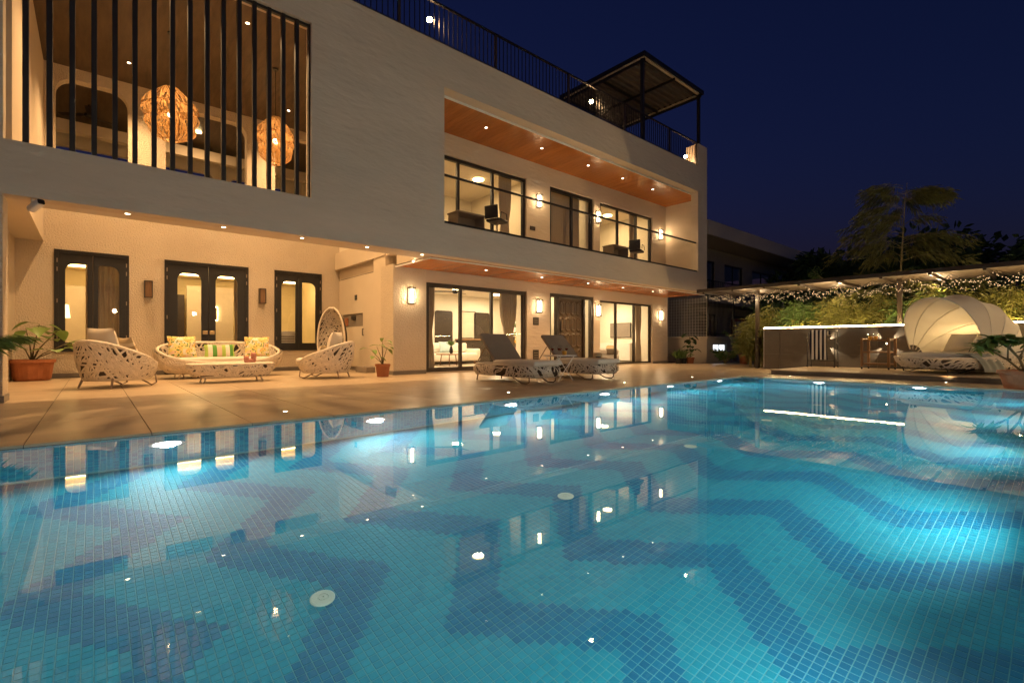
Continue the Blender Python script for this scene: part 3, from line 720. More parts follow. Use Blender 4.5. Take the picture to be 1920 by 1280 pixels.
strand(15.75, 8.0, -3.5, 19, .20, 'string of tiny warm bulbs second from the pergola front edge', 2, 2.42, .12, True)
strand(16.9, 8.0, -3.5, 21, .18, 'string of tiny warm bulbs towards the rear of the pergola', 4, 2.42, .15, True)

def leaves(name, parent, m, pts, dirs, ln, wd, seed=1, droop=.3, jit=.5):
    """many single pointed leaves, each a folded blade"""
    r = np.random.default_rng(seed); n = len(pts); P = np.array(pts, float); D = np.array(dirs, float) + r.normal(0, jit, (n, 3)); D[:, 2] -= droop
    D /= np.linalg.norm(D, axis=1)[:, None] + 1e-9
    S = np.cross(D, r.normal(0, 1, (n, 3))*[.5, .5, 1] + [0, 0, .8]); S /= np.linalg.norm(S, axis=1)[:, None] + 1e-9
    N = np.cross(S, D); L = ln*r.uniform(.6, 1.25, n)[:, None]; W = wd*r.uniform(.7, 1.2, n)[:, None]
    V = np.zeros((n, 6, 3)); V[:, 0] = P; V[:, 1] = P + D*L*.4 + S*W - N*W*.15; V[:, 2] = P + D*L*.4 + N*W*.25; V[:, 3] = P + D*L*.4 - S*W - N*W*.15
    V[:, 4] = P + D*L - np.array([0, 0, 1])*L*.15; V[:, 5] = P + D*L*.72 + N*W*.15
    F = []
    base = np.array([(0, 1, 2, 2), (0, 2, 3, 3), (1, 4, 5, 2), (2, 5, 4, 3)])
    Fa = (base[None] + (np.arange(n)*6)[:, None, None]).reshape(-1, 4)
    me = bpy.data.meshes.new(name); me.from_pydata(V.reshape(-1, 3), [], [tuple(dict.fromkeys(f)) for f in Fa.tolist()]); me.materials.append(m); me.update()
    return link(name, me, parent)
def bamboo(x, y, h, w, n, label, seed, m, group='bamboo shrubs behind the garden wall', nst=9, cat='shrub', name='bamboo_shrub', ln=.22, wd=.014, low=.35):
    rd = random.Random(seed); t = thing(name, label, cat, (x, y, -.09), 0, group); stems = MB(); pts = []; dirs = []
    for k in range(nst):
        a = rd.random()*2*math.pi; lean = rd.uniform(.1, 1)*w*.55; hh = h*rd.uniform(.65, 1.0)
        bx, by = rd.uniform(-.15, .15), rd.uniform(-.3, .3)
        path = [(bx + math.cos(a)*lean*(f**1.7), by + math.sin(a)*lean*1.2*(f**1.7), hh*f*(1-.06*f)) for f in [i/8 for i in range(9)]]
        stems.tube(path, [.016*(1-.8*i/8) for i in range(9)], 5)
        for q in range(n//nst):
            f = rd.uniform(low, 1.0)**.8; i = min(int(f*8), 7); p = Vector(path[i]).lerp(Vector(path[i+1]), f*8-i)
            b = rd.random()*2*math.pi; rr = abs(rd.gauss(0, .30))*w*(1.1-.5*f)
            o = Vector((math.cos(b)*rr, math.sin(b)*rr, rd.gauss(0, .12)-.15*rr)); pts.append(p+o); dirs.append((math.cos(b), math.sin(b), -.1))
    stems.build('stems', M['culm'], t, True); stuff(leaves('foliage', t, m, pts, dirs, ln, wd, seed)); return t
hed = [(16.8, 6.9, 2.1, .9, 'leafy bamboo shrub at the left end of the garden wall'), (16.95, 5.7, 2.3, 1.0, 'bamboo shrub behind the garden wall left of the towel rack'), (16.8, 4.7, 2.35, 1.0, 'bamboo shrub behind the wall above the towel rack'),
       (17.0, 3.7, 2.4, 1.1, 'bamboo shrub behind the wall right of the towel rack'), (16.8, 2.75, 2.4, 1.1, 'bamboo shrub behind the wall above the bar cart'), (17.0, 1.8, 2.4, 1.1, 'bamboo shrub behind the daybed canopy'),
       (16.8, .9, 2.4, 1.1, 'bamboo shrub right of the daybed canopy top'), (17.0, 0, 2.4, 1.1, 'bamboo shrub behind the wall above the potted frangipani'), (16.8, -.9, 2.4, 1.1, 'bamboo shrub at the right edge of the picture'),
       ]
for i, (x, y, h, w, lb) in enumerate(hed): bamboo(x, y, h, w, 4200, lb, 20+i, (M['leafy'], M['leaf'], M['leafy'])[i % 3])
back = [(19.6, 7.4, 2.9, 1.3, 'dark tall shrub behind the pergola near the neighbouring house'), (19.9, 5.6, 3.1, 1.4, 'dark tall shrub rising over the left part of the pergola roof'), (20.0, 3.9, 3.3, 1.5, 'dark tall shrub rising behind the tall bamboo stem'),
        (20.0, 2.1, 3.5, 1.5, 'dark tall shrub right of the tall bamboo stem'), (19.8, .3, 3.7, 1.5, 'dark tall shrub over the right end of the pergola roof')]
for i, (x, y, h, w, lb) in enumerate(back): bamboo(x, y, h, w, 3200, lb, 40+i, M['leafdark'], 'dark shrubs behind the pergola', ln=.26, wd=.02)
# tall single bamboo with drooping sprays
t = thing('bamboo_plant', 'tall feathery bamboo rising above the pergola against the night sky', 'bamboo', (18.6, 3.35, -.09))
pth = [(0, 0, 0), (.03, .02, 1.6), (.0, .05, 3.0), (.05, .0, 4.2), (.0, -.05, 5.1), (-.1, -.12, 5.7)]
MB().tube(pth, [.035, .032, .028, .02, .012, .005], 7).build('trunk', M['culm'], t, True)
rd = random.Random(5); br = MB(); pts = []; dirs = []
for k in range(58):
    f = rd.uniform(.38, 1.0); zz = 5.7*f; p0 = Vector((0, 0, zz)); a = rd.choice((R(-49), R(131))) + rd.gauss(0, .7); L_ = (1.15-f)*2.3*rd.uniform(.6, 1.2) + .5
    d = Vector((math.cos(a), math.sin(a), 0)); bp_ = [p0 + d*L_*s_ + Vector((0, 0, L_*(.45*s_-.55*s_*s_))) for s_ in [i/6 for i in range(7)]]
    br.tube(bp_, [.009*(1-.85*i/6) for i in range(7)], 4)
    for q in range(75):
        s_ = rd.uniform(.2, 1); i = min(int(s_*6), 5); p = bp_[i].lerp(bp_[i+1], s_*6-i)
        pts.append(p + Vector((rd.gauss(0, .05), rd.gauss(0, .05), rd.gauss(0, .04)))); dirs.append((d.x*.9, d.y*.9, -.35))
br.build('branches', M['culm'], t); stuff(leaves('foliage', t, M['leafy'], pts, dirs, .34, .013, 9, .25, .35))
# slanting bare cane
t = thing('bamboo_cane', 'slanting bare cane reaching up left of the tall bamboo', 'branch', (18.2, 4.5, 1.2))
MB().tube([(0, -.3, 0), (0, .3, 1.0), (.05, .9, 1.75), (.05, 1.2, 2.05)], [.022, .018, .012, .004], 6).build('cane', M['culm'], t)
stuff(leaves('foliage', t, M['leaf'], [(0.05, .9+.3*rd.random(), 1.75+.3*rd.random()) for _ in range(60)], [(0, .5, .4)]*60, .22, .014, 3))
# far dark trees
def far_tree(x, y, h, w, label, seed):
    rd = random.Random(seed); t = thing('tree', label, 'tree', (x, y, -.09), 0, 'dark trees far behind the garden')
    tr = MB().tube([(0, 0, 0), (.1, .1, h*.3), (0, .1, h*.62)], [.28, .2, .12], 8); blobs = []
    for k in range(16):
        a = rd.random()*6.28; r = w*.5*math.sqrt(rd.random()); c = Vector((math.cos(a)*r, math.sin(a)*r, h*rd.uniform(.58, .93) - .12*h*(r/w*2)**2)); blobs.append((c, rd.uniform(.14, .24)*w))
        tr.tube([(0, .1, h*.5), (c.x*.5, c.y*.5, h*.62), tuple(c)], [.09, .06, .02], 5)
    tr.build('trunk', M['stem'], t); pts = []; dirs = []
    for c, r in blobs:
        for q in range(260):
            v = Vector((rd.gauss(0, 1), rd.gauss(0, 1), rd.gauss(0, .7))).normalized(); pts.append(c + v*r*rd.uniform(.5, 1.05)); dirs.append(v)
    stuff(leaves('crown', t, M['leafdark'], pts, dirs, .45, .13, seed))
far_tree(31, 9.0, 6.3, 4.5, 'dark round tree far behind, left of the tall bamboo', 61)
far_tree(33, 4.6, 6.6, 6.5, 'broad dark tree far behind, right of the tall bamboo', 62)
far_tree(30, -1.5, 5.6, 5, 'dark tree far behind at the right edge', 63)
# neighbouring house
nh = thing('neighbour_house', 'unlit neighbouring house with pale flat roof edge behind the villa', 'house', (24, 12.2, 0))
M['nwall'] = mat('neighbour_wall', (.30, .26, .22), .85, var=.1)
MB().plate(rect(0, 17, 0, 6.2), [rect(1.2, 3.0, 3.5, 5.5), rect(4.2, 6.6, 3.5, 5.5), rect(8, 11, 3.5, 5.5), rect(1.2, 3.2, .3, 2.5), rect(5, 8, .3, 2.5)], 1.2, 1.45).build('wall', M['nwall'], nh)
MB().box(0, .25, 1.45, 9, 0, 6.2).build('wall', M['nwall'], nh)
for (a, b, c, d) in ((1.2, 3.0, 3.5, 5.5), (4.2, 6.6, 3.5, 5.5), (8, 11, 3.5, 5.5), (1.2, 3.2, .3, 2.5), (5, 8, .3, 2.5)):
    f = frame_box(MB(), a+.005, b-.005, c+.005, d-.005, 1.25, 1.33, .08).build('window', M['black'], nh)
    MB().box((a+b)/2-.04, (a+b)/2+.04, 1.262, 1.32, c+.08, d-.08).build('mullion', M['black'], f); MB().box(a+.07, b-.07, 1.285, 1.295, c+.07, d-.07).build('pane', M['glass'], f)
MB().box(.3, 17, 8.5, 8.7, 0, 6.2).build('rear_wall', M['nwall'], nh); MB().box(.26, 17, 1.46, 8.5, 2.9, 3.1).build('floor_slab', M['nwall'], nh)
MB().bbox(-.8, 18, -.4, 9.4, 6.25, 7.0, .02, 1).build('roof', M['smooth'], nh)
MB().box(-.2, 17, 0, 1.2, 2.9, 3.15).build('balcony', M['nwall'], nh)
rb = MB().box(-.2, 17, 0, .04, 4.05, 4.1).build('balcony_rail', M['black'], nh)
bmz = MB().box(-.01, .01, .01, .03, 3.15, 4.05).mesh('bar', M['black'])
for k in range(40): link('bar', bmz, rb, (-.15+k*.2, 0, 0))

# planter wall with wire fence beside the villa
pw = thing('planter_wall', 'low cream planter wall right of the villa with a lit vent window', 'wall', (19.17, 9.86, 0))
MB().plate(rect(0, 2.4, 0, 1.0), [rect(.55, 1.75, .46, .78)], 0, .15).build('wall', M['smooth'], pw); MB().box(0, .15, .15, 1.9, 0, 1.0).build('wall', M['smooth'], pw)
MB().bbox(-.06, 2.46, -.06, .21, 1.001, 1.10, .01, 1).build('coping', M['smooth'], pw); MB().bbox(-.06, .21, .215, 1.9, 1.001, 1.10, .01, 1).build('coping', M['smooth'], pw)
f = frame_box(MB(), .552, 1.748, .462, .778, .02, .07, .035).build('window', M['black'], pw); MB().box(1.13, 1.17, .03, .06, .49, .75).build('mullion', M['black'], f)
MB().box(.58, 1.72, .085, .095, .48, .76).build('pane', emit('vent_glow', (.9, .95, 1), .7), f)
wf = thing('wire_fence', 'square wire mesh fence coloured pale as if lit on the low planter wall', 'fence', (19.25, 9.9, 1.1))
wbar = MB().box(-.006, .006, -.006, .006, 0, 1.62).mesh('vertical_wire', M['rattan']); hbar = MB().box(-.005, .005, 0, 1.75, -.005, .005).mesh('horizontal_wire', M['rattan'])  # wires get a pale colour in place of light falling on them
for k in range(15): link('vertical_wire', wbar, wf, (0, .125*k, 0))
for k in range(13): link('horizontal_wire', hbar, wf, (0.012, 0, .06+.125*k))
bf = thing('bar_fence', 'dark vertical bar fence right of the wire mesh', 'fence', (19.3, 9.9, 1.1))
vb = MB().box(-.009, .009, -.009, .009, 0, 1.5).mesh('bar', M['black'])
for k in range(1, 20): link('bar', vb, bf, (.12*k, 0, 0))
for z in (.1, 1.4): MB().box(0.02, 2.4, .011, .035, z, z+.03).build('rail', M['black'], bf)
for x in (0, 2.42): MB().box(x-.03, x+.03, -.03, .03, 0, 1.7).build('post', M['black'], bf)
mb = MB().box(21.75, 24.5, 9.8, 9.95, 0, 1.8); tag(mb.build('boundary_wall', M['nwall']), 'dark boundary wall in shade beyond the planter', 'wall')
# garden side behind the camera: boundary wall with lamps that shine over the pool
tag(MB().bbox(-8, 16, -6.4, -6.15, -.09, 2.2, .02, 1).build('boundary_wall', M['nwall']), 'plain boundary wall across the pool facing the villa', 'wall')
for i, x in enumerate((-3.0, .9, 4.8, 8.7, 12.6)):  # the last lamp is added to light the frangipani and daybed front
    t = thing('garden_lamp', ('leftmost round garden lamp on the wall across the pool', 'second round garden lamp on the wall across the pool', 'third round garden lamp on the wall across the pool', 'fourth round garden lamp on the wall across the pool', 'rightmost round lamp added across the pool to light the frangipani and daybed')[i], 'lamp', (x, -6.28, 2.2), 0, 'garden lamps across the pool')
    MB().lathe([(.06, 0), (.06, .02), (.025, .03), (.025, .40)], 10).build('stand', M['black'], t)
    MB().lathe([(.001, -.11)] + [(.11*math.cos(R(a)), .11*math.sin(R(a))) for a in range(-75, 76, 15)] + [(.001, .11)], 14, (0, 0, .5), cap=False).build('globe', M['flood'], t, True)
# ------------------------------------------------------------------ woven furniture
def sgnpow(x, p): return math.copysign(abs(x)**p, x)
def tub(t, a, b, hf, hb, pw, nout, nin, seed, zb=.13, seat=.26, e=.85, w=.033, lean=.08, bulge=.20):
    def rim(u): return hf + (hb-hf) * (((1-math.cos(2*math.pi*u))/2)**pw)
    def S(u, v, k=1.0, dz=0):
        ph = 2*math.pi*u; f = rim(u); z = zb + (f-zb)*v
        prof = (1-bulge) + bulge*math.sin(min(1, v*1.25+.12)*math.pi/2)**.8
        prof *= 1 + lean*v*(.5-.5*math.cos(ph))
        return Vector((a*sgnpow(math.cos(ph), e)*prof*k, b*sgnpow(math.sin(ph), e)*prof*k, z+dz))
    gap_shade = MB().grid(lambda u, v: S(u, v, .965), 40, 8, True); gap_shade.build('gap_shade', M['gap_shade'], t, True)  # inner shell coloured dark to give the weave holes their shade
    sh = MB(); weave(sh, S, nout, w, .75, .006, 9, seed); stuff(sh.build('woven_shell', M['rattan'], t, fix=False))
    Sin = lambda u, v: S(u, 1-v*(1-max(0, (seat-zb)/(rim(u)-zb))) if rim(u) > seat else 1, .90)
    if nin: si = MB(); weave(si, Sin, nin, w, .7, .005, 8, seed+50); stuff(si.build('woven_lining', M['rattan'], t, fix=False))
    MB().tube([S(i/48, 1.0, .945) for i in range(48)], .034, 8, True).build('rim', M['rattan'], t, True)
    MB().tube([S(i/40, 0, .98) for i in range(40)], .025, 6, True).build('base_rim', M['rattan'], t, True)
    MB().grid(lambda u, v: (a*.74*v*sgnpow(math.cos(2*math.pi*u), e), b*.74*v*sgnpow(math.sin(2*math.pi*u), e), zb+.01), 32, 3, True).build('bottom', M['gap_shade'], t)
    return S
def sled(t, pts, r=.014): MB().tube(pts, r, 8).build('leg', M['steel'], t, True)
def legs4(t, x, y, zb=.16):
    for sx in (-1, 1):
        for sy in (-1, 1): MB().tube([(sx*x*.9, sy*y*.9, zb), (sx*x, sy*y, .002)], [.018, .013], 8).build('leg', M['rattan'], t, True)
def disc_cushion(mb, a, b, z0, z1, cx=0, e=.85, n=36):
    pr = [(.0, 0), (.90, 0), (.975, .18), (1, .5), (.985, .8), (.93, .97), (.8, 1.03), (.4, 1.08), (0.001, 1.10)]
    return mb.grid(lambda u, v: (lambda q: (cx + a*q[0]*sgnpow(math.cos(2*math.pi*u), e), b*q[0]*sgnpow(math.sin(2*math.pi*u), e), z0+(z1-z0)*q[1]))(pr[min(int(round(v*8)), 8)]), n, 8, True)
M['floral'] = mat('floral_print', (.8, .6, .3), .9)
def print_mat(name, kind):
    m = bpy.data.materials.new(name); m.use_nodes = True; nt = m.node_tree; b = nt.nodes['Principled BSDF']; b.inputs['Roughness'].default_value = .9
    tc = nt.nodes.new('ShaderNodeTexCoord'); L = nt.links
    def ramp(inp, stops, mode='CONSTANT'):
        r = nt.nodes.new('ShaderNodeValToRGB'); r.color_ramp.interpolation = mode; el = r.color_ramp.elements
        while len(el) < len(stops): el.new(.5)
        for q, (p, c) in zip(el, stops): q.position = p; q.color = (*c, 1)
        L.new(inp, r.inputs[0]); return r
    if kind == 'floral':
        vo = nt.nodes.new('ShaderNodeTexVoronoi'); vo.inputs['Scale'].default_value = 16; vo.distance = 'CHEBYCHEV'; L.new(tc.outputs['Object'], vo.inputs['Vector'])
        sp = nt.nodes.new('ShaderNodeSeparateColor'); L.new(vo.outputs['Color'], sp.inputs[0])
        r1 = ramp(sp.outputs[0], [(0, (.78, .50, .16)), (.22, (.80, .64, .22)), (.45, (.76, .72, .60)), (.72, (.78, .56, .38)), (.84, (.74, .68, .30))])
        v2 = nt.nodes.new('ShaderNodeTexVoronoi'); v2.inputs['Scale'].default_value = 22; L.new(tc.outputs['Object'], v2.inputs['Vector'])
        n2 = nt.nodes.new('ShaderNodeTexNoise'); n2.inputs['Scale'].default_value = 9; L.new(tc.outputs['Object'], n2.inputs['Vector'])
        a = nt.nodes.new('ShaderNodeMath'); a.operation = 'LESS_THAN'; a.inputs[1].default_value = .36; L.new(v2.outputs['Distance'], a.inputs[0])
        c = nt.nodes.new('ShaderNodeMath'); c.operation = 'GREATER_THAN'; c.inputs[1].default_value = .46; L.new(n2.outputs[0], c.inputs[0])
        mu = nt.nodes.new('ShaderNodeMath'); mu.operation = 'MULTIPLY'; L.new(a.outputs[0], mu.inputs[0]); L.new(c.outputs[0], mu.inputs[1])
        mx = nt.nodes.new('ShaderNodeMix'); mx.data_type = 'RGBA'; L.new(mu.outputs[0], mx.inputs[0]); L.new(r1.outputs[0], mx.inputs[6]); mx.inputs[7].default_value = (.03, .17, .03, 1)
        L.new(mx.outputs[2], b.inputs['Base Color'])
    else:
        sx = nt.nodes.new('ShaderNodeSeparateXYZ'); L.new(tc.outputs['Generated'], sx.inputs[0])
        W, G, LG, PK, NV = (.72, .68, .58), (.10, .30, .05), (.36, .50, .10), (.62, .48, .36), (.012, .014, .035)
        if kind == 'green': st_ = [(0, LG), (.12, W), (.26, G), (.40, PK), (.56, LG), (.68, W), (.82, G), (.93, LG)]; src = sx.outputs['X']
        elif kind == 'beige': st_ = [(0, (.55, .44, .30)), (.3, (.68, .58, .44)), (.42, (.45, .33, .18)), (.58, (.68, .58, .44)), (.75, (.5, .4, .26))]; src = sx.outputs['Z']
        else: st_ = [(i/9, NV if i % 2 == 0 else (.75, .72, .66)) for i in range(9)]; src = sx.outputs['Y']
        L.new(ramp(src, st_).outputs[0], b.inputs['Base Color'])
    return m
M['floral'] = print_mat('floral_print', 'floral'); M['greenstripe'] = print_mat('green_stripe', 'green'); M['beigestripe'] = print_mat('beige_stripe', 'beige'); M['navystripe'] = print_mat('navy_stripe', 'navy')
def cushion(name, label, m, parent_mat, w, h, t_):
    o = pillow(MB(), w, h, t_, Matrix.Identity(4), 12).build(name, m, None, True); o.matrix_world = parent_mat; return tag(o, label, 'cushion')

def nest_chair(loc, rz, label, seed):
    t = thing('woven_armchair', label, 'armchair', loc, R(rz), 'woven nest armchairs')
    tub(t, .56, .49, .34, .80, 1.0, 200, 80, seed, .15, .30, .9)
    disc_cushion(MB(), .47, .39, .31, .45, .17).build('seat_cushion', M['cushion'], t, True)
    sled(t, [(.08, .34, .16), (.36, .32, .012), (.46, .32, .05), (.44, .32, .2)]); sled(t, [(.08, -.34, .16), (.36, -.32, .012), (.46, -.32, .05), (.44, -.32, .2)])
    for sy in (-1, 1): MB().tube([(-.36, sy*.30, .18), (-.42, sy*.33, .002)], [.020, .015], 8).build('leg', M['steel'], t)
    return t
c1 = nest_chair((.33, 11.15, 0), 40, 'round woven armchair left of the sofa with its back turned to the pool', 3)
c2 = nest_chair((3.98, 11.05, 0), 139, 'round woven armchair right of the sofa in front of the high egg chair', 4)
def at(root, loc, rx=0, ry=0, rz=0): return Matrix.Translation(root.location) @ Matrix.Rotation(root.rotation_euler[2], 4, 'Z') @ TR(loc, rx, ry, rz)
cushion('cushion', 'plain cream back cushion in the left woven armchair', M['cushion'], at(c1, (-.22, .05, .80), -16, 0, 90), .56, .50, .23)
cushion('cushion', 'beige striped cushion in the left woven armchair', M['beigestripe'], at(c1, (.02, -.17, .70), -22, 0, 80), .42, .38, .15)
cushion('cushion', 'plain cream back cushion in the right woven armchair', M['cushion'], at(c2, (-.22, .05, .80), -16, 0, 90), .56, .50, .23)
cushion('cushion', 'small beige striped cushion in the right woven armchair', M['beigestripe'], at(c2, (.06, .12, .58), -25, 0, 95), .40, .34, .14)
# sofa
so = thing('woven_sofa', 'long woven sofa with pale seat cushion facing the pool', 'sofa', (2.27, 13.0, 0), R(-90))
tub(so, .50, 1.24, .34, .80, .75, 480, 240, 8, .14, .30, .62, .033, .08, .2)
disc_cushion(MB(), .40, 1.04, .32, .46, .06, .6).build('seat_cushion', M['cushion'], so, True)
for sy in (-1, 1):
    for dx in (.22, .30): MB().tube([(dx, sy*.82, .18), (dx+.06, sy*(.82+(dx-.26)*1.6), .002)], [.018, .013], 8).build('leg', M['rattan'], so)
    MB().tube([(-.30, sy*.85, .18), (-.34, sy*.88, .002)], [.018, .013], 8).build('leg', M['rattan'], so)
cushion('cushion', 'square yellow floral cushion at the left end of the sofa', M['floral'], at(so, (.02, -.78, .70), -16, 0, 96), .54, .50, .17)
cushion('cushion', 'square yellow floral cushion at the right end of the sofa', M['floral'], at(so, (.02, .74, .70), -16, 0, 84), .54, .50, .17)
cushion('cushion', 'oblong green and white striped cushion in the middle of the sofa', M['greenstripe'], at(so, (.06, -.06, .60), -20, 0, 90), .62, .32, .15)
# coffee table
ct = thing('woven_coffee_table', 'low oval woven coffee table in front of the sofa', 'table', (2.12, 11.15, 0), R(0))
def SC(u, v):
    ph = 2*math.pi*u
    if v < .5: q = v/.5; k = .84+.16*math.sin(q*math.pi*.62); z = .12+.24*q
    else: q = (v-.5)/.5; k = (.84+.16*math.sin(.62*math.pi))*(1-q*.97); z = .36+.02*math.sin(q*1.57)
    return Vector((.77*sgnpow(math.cos(ph), .6)*k, .34*sgnpow(math.sin(ph), .6)*k, z))
MB().grid(lambda u, v: SC(u, v)*.97, 40, 12, True).build('gap_shade', M['gap_shade'], ct, True)
w_ = MB(); weave(w_, SC, 350, .031, .6, .006, 8, 12, vlim=(0, .97)); stuff(w_.build('woven_shell', M['rattan'], ct, fix=False))
MB().tube([SC(i/40, .5)*1.0 for i in range(40)], .022, 6, True).build('rim', M['rattan'], ct, True)
legs4(ct, .52, .22)
M['pink'] = mat('pink_ceramic', (.55, .24, .18), .5)
t = thing('ceramic_vase', 'pink U shaped ceramic vase on the woven coffee table', 'vase', (2.42, 11.0, .388))
MB().bbox(-.11, .11, -.045, .045, 0, .08, .03, 3).build('base', M['pink'], t, True)
MB().lathe([(.05, .05), (.052, .10), (.045, .13), (.03, .13)], 14, (-.065, 0, 0)).build('arm', M['pink'], t, True); MB().lathe([(.05, .05), (.052, .16), (.045, .20), (.03, .20)], 14, (.065, 0, 0)).build('arm', M['pink'], t, True)
# egg chair behind
eg = thing('wicker_egg_chair', 'tall wicker egg chair with open rim behind the right armchair', 'chair', (4.85, 13.2, 0), R(215))
def SE(u, v):
    a = math.pi*(u-.5)*1.05; z = .35+1.40*v; r = .42*math.sqrt(max(.02, 1-((v-.35)/.66)**2))
    return Vector((-.10-r*math.cos(a)*.85, r*math.sin(a), z))
w_ = MB(); weave(w_, SE, 260, .022, .5, .004, 7, 31, False); stuff(w_.build('woven_back', M['rattan'], eg, fix=False))
MB().grid(lambda u, v: SE(u, v)+Vector((-.012, 0, 0)), 20, 14).build('back_gap_shade', M['gap_shade'], eg, True)  # dark sheet set as shade behind the open back weave
MB().tube([SE(0, v/14) for v in range(15)] + [SE(1, 1-v/14) for v in range(15)], .028, 8, True).build('rim', M['rattan'], eg, True)
def SB(u, v): ph = 2*math.pi*u; k = .7+.3*math.sin(v*1.57); return Vector((.10+.42*k*math.cos(ph), .42*k*math.sin(ph), .22+.26*v))
MB().grid(lambda u, v: SB(u, v)*.97, 30, 5, True).build('gap_shade', M['gap_shade'], eg, True)
w_ = MB(); weave(w_, SB, 110, .024, .5, .004, 7, 33); stuff(w_.build('woven_seat', M['rattan'], eg, fix=False))
disc_cushion(MB(), .36, .36, .42, .54, .12, 1).build('seat_cushion', M['greyshaded'], eg, True)
MB().tube([(0.1+.3*math.cos(i/20*6.283), .3*math.sin(i/20*6.283), .015) for i in range(20)], .014, 6, True).build('base_ring', M['black'], eg)
for k in range(4): a = k*1.5708+.785; MB().tube([(.1+.3*math.cos(a), .3*math.sin(a), .015), (.1+.25*math.cos(a), .25*math.sin(a), .26)], .012, 6).build('leg', M['black'], eg)
pillow(MB(), .40, .36, .14, TR((-.28, 0, .78), -12, 0, 90)).build('back_cushion', M['greyshaded'], eg, True)
# sun loungers
def lounger(loc, rz, label, seed):
    t = thing('sun_lounger', label, 'sun lounger', loc, R(rz), 'woven sun loungers on the deck')
    def S(u, v):
        ph = 2*math.pi*u; k = .93+.07*math.sin(v*math.pi); return Vector((1.04*sgnpow(math.cos(ph), .30)*k, .43*sgnpow(math.sin(ph), .42)*k, .13+.22*v))
    MB().grid(lambda u, v: S(u, v)*.975+Vector((0, 0, .004)), 48, 5, True).build('gap_shade', M['gap_shade'], t, True)
    w_ = MB(); weave(w_, S, 220, .027, .40, .005, 7, seed); stuff(w_.build('woven_side', M['rattan'], t, fix=False))
    MB().tube([S(i/60, 1) for i in range(60)], .022, 6, True).build('rim', M['rattan'], t, True)
    MB().grid(lambda u, v: (1.0*v*sgnpow(math.cos(2*math.pi*u), .30), .41*v*sgnpow(math.sin(2*math.pi*u), .42), .345), 40, 2, True).build('bed', M['gap_shade'], t)
    MB().grid(lambda u, v: (1.0*v*sgnpow(math.cos(2*math.pi*u), .30), .41*v*sgnpow(math.sin(2*math.pi*u), .42), .14), 40, 2, True).build('bottom', M['gap_shade'], t)
    MB().bbox(-.28, 1.02, -.36, .36, .35, .445, .035, 3).build('seat_cushion', M['cushion'], t, True)
    MB().bbox(-.015, .76, -.36, .36, 0, .085, .032, 3, TR((-.26, 0, .40), 0, 180+45, 0) @ Matrix.Rotation(math.pi, 4, 'X')).build('back_cushion', M['greyshaded'], t, True)  # back cushion darker than the seat, its shade put into the colour
    MB().tube([(-.62, -.3, .70), (-.92, -.3, .36)], .012, 6).build('strut', M['steel'], t); MB().tube([(-.62, .3, .70), (-.92, .3, .36)], .012, 6).build('strut', M['steel'], t)
    for sy in (-1, 1):
        sled(t, [(.30, sy*.34, .14), (.62, sy*.34, .014), (.78, sy*.34, .014), (.84, sy*.34, .05), (.84, sy*.34, .15)], .013)
        MB().tube([(-.85, sy*.32, .15), (-.88, sy*.33, .002)], [.016, .013], 8).build('leg', M['steel'], t)
    return t
lounger((6.52, 7.45, 0), -92, 'woven sun lounger nearest the sofa group with raised back cushion coloured as in shade', 71)
l2 = lounger((8.35, 7.45, 0), -92, 'woven sun lounger nearest the entrance door with a straw hat on it', 72)
h_ = thing('straw_hat', 'straw sun hat lying on the foot of the far lounger', 'hat', (8.3, 6.75, .447), R(20))
M['straw'] = mat('straw', (.55, .40, .22), .8, bump=.5, bscale=160, var=.15, vscale=30)
MB().lathe([(.21, .012), (.20, .02), (.115, .012), (.10, .03), (.095, .10), (.075, .125), (.03, .13), (.001, .128)], 24, cap=False, wav=lambda a, z: 1+.03*math.sin(3*a)).build('crown', M['straw'], h_, True)
MB().lathe([(.102, .022), (.099, .05), (.097, .05)], 24, cap=False).build('band', M['brownframe'], h_, True)
# folding table with drinks
ft = thing('folding_table', 'white folding side table with drinks between the loungers', 'table', (7.42, 7.05, 0), R(-5))
for k in range(6): MB().bbox(-.27+k*.091, -.185+k*.091, -.24, .24, .51, .53, .004, 1).build('slat', M['white'], ft)
for sy in (-1, 1):
    MB().tube([(-.22, sy*.20, .0), (.22, sy*.20, .505)], .012, 6).build('leg', M['white'], ft); MB().tube([(.22, sy*.18, .0), (-.22, sy*.18, .505)], .012, 6).build('leg', M['white'], ft)
M['wine'] = mat('red_wine', (.10, .01, .008), .15); M['juice'] = mat('orange_juice', (.75, .36, .03), .3)
for i, (x, y, lb) in enumerate(((7.28, 7.12, 'leftmost of the red wine glasses on the folding table'), (7.37, 7.02, 'second red wine glass on the folding table'), (7.49, 7.1, 'third red wine glass on the folding table'), (7.56, 6.98, 'rightmost of the red wine glasses on the folding table'))):
    t = thing('wine_glass', lb, 'glass', (x, y, .53), 0, 'wine glasses on the folding table')
    MB().lathe([(.034, 0), (.034, .003), (.005, .008), (.005, .085), (.028, .11), (.038, .145), (.036, .18), (.030, .21)], 14, cap=False).build('bowl', M['clear'], t, True)
    MB().lathe([(.004, .09), (.026, .111), (.035, .14), (.036, .145)], 12).build('wine', M['wine'], t, True)
t = thing('juice_carafe', 'small carafe of glowing orange juice on the folding table', 'carafe', (7.44, 6.93, .53))
MB().lathe([(.05, 0), (.055, .06), (.05, .11), (.045, .12)], 16, cap=False).build('glass', M['clear'], t, True); MB().lathe([(.046, .004), (.05, .06), (.046, .09)], 16).build('juice', M['juice'], t, True)

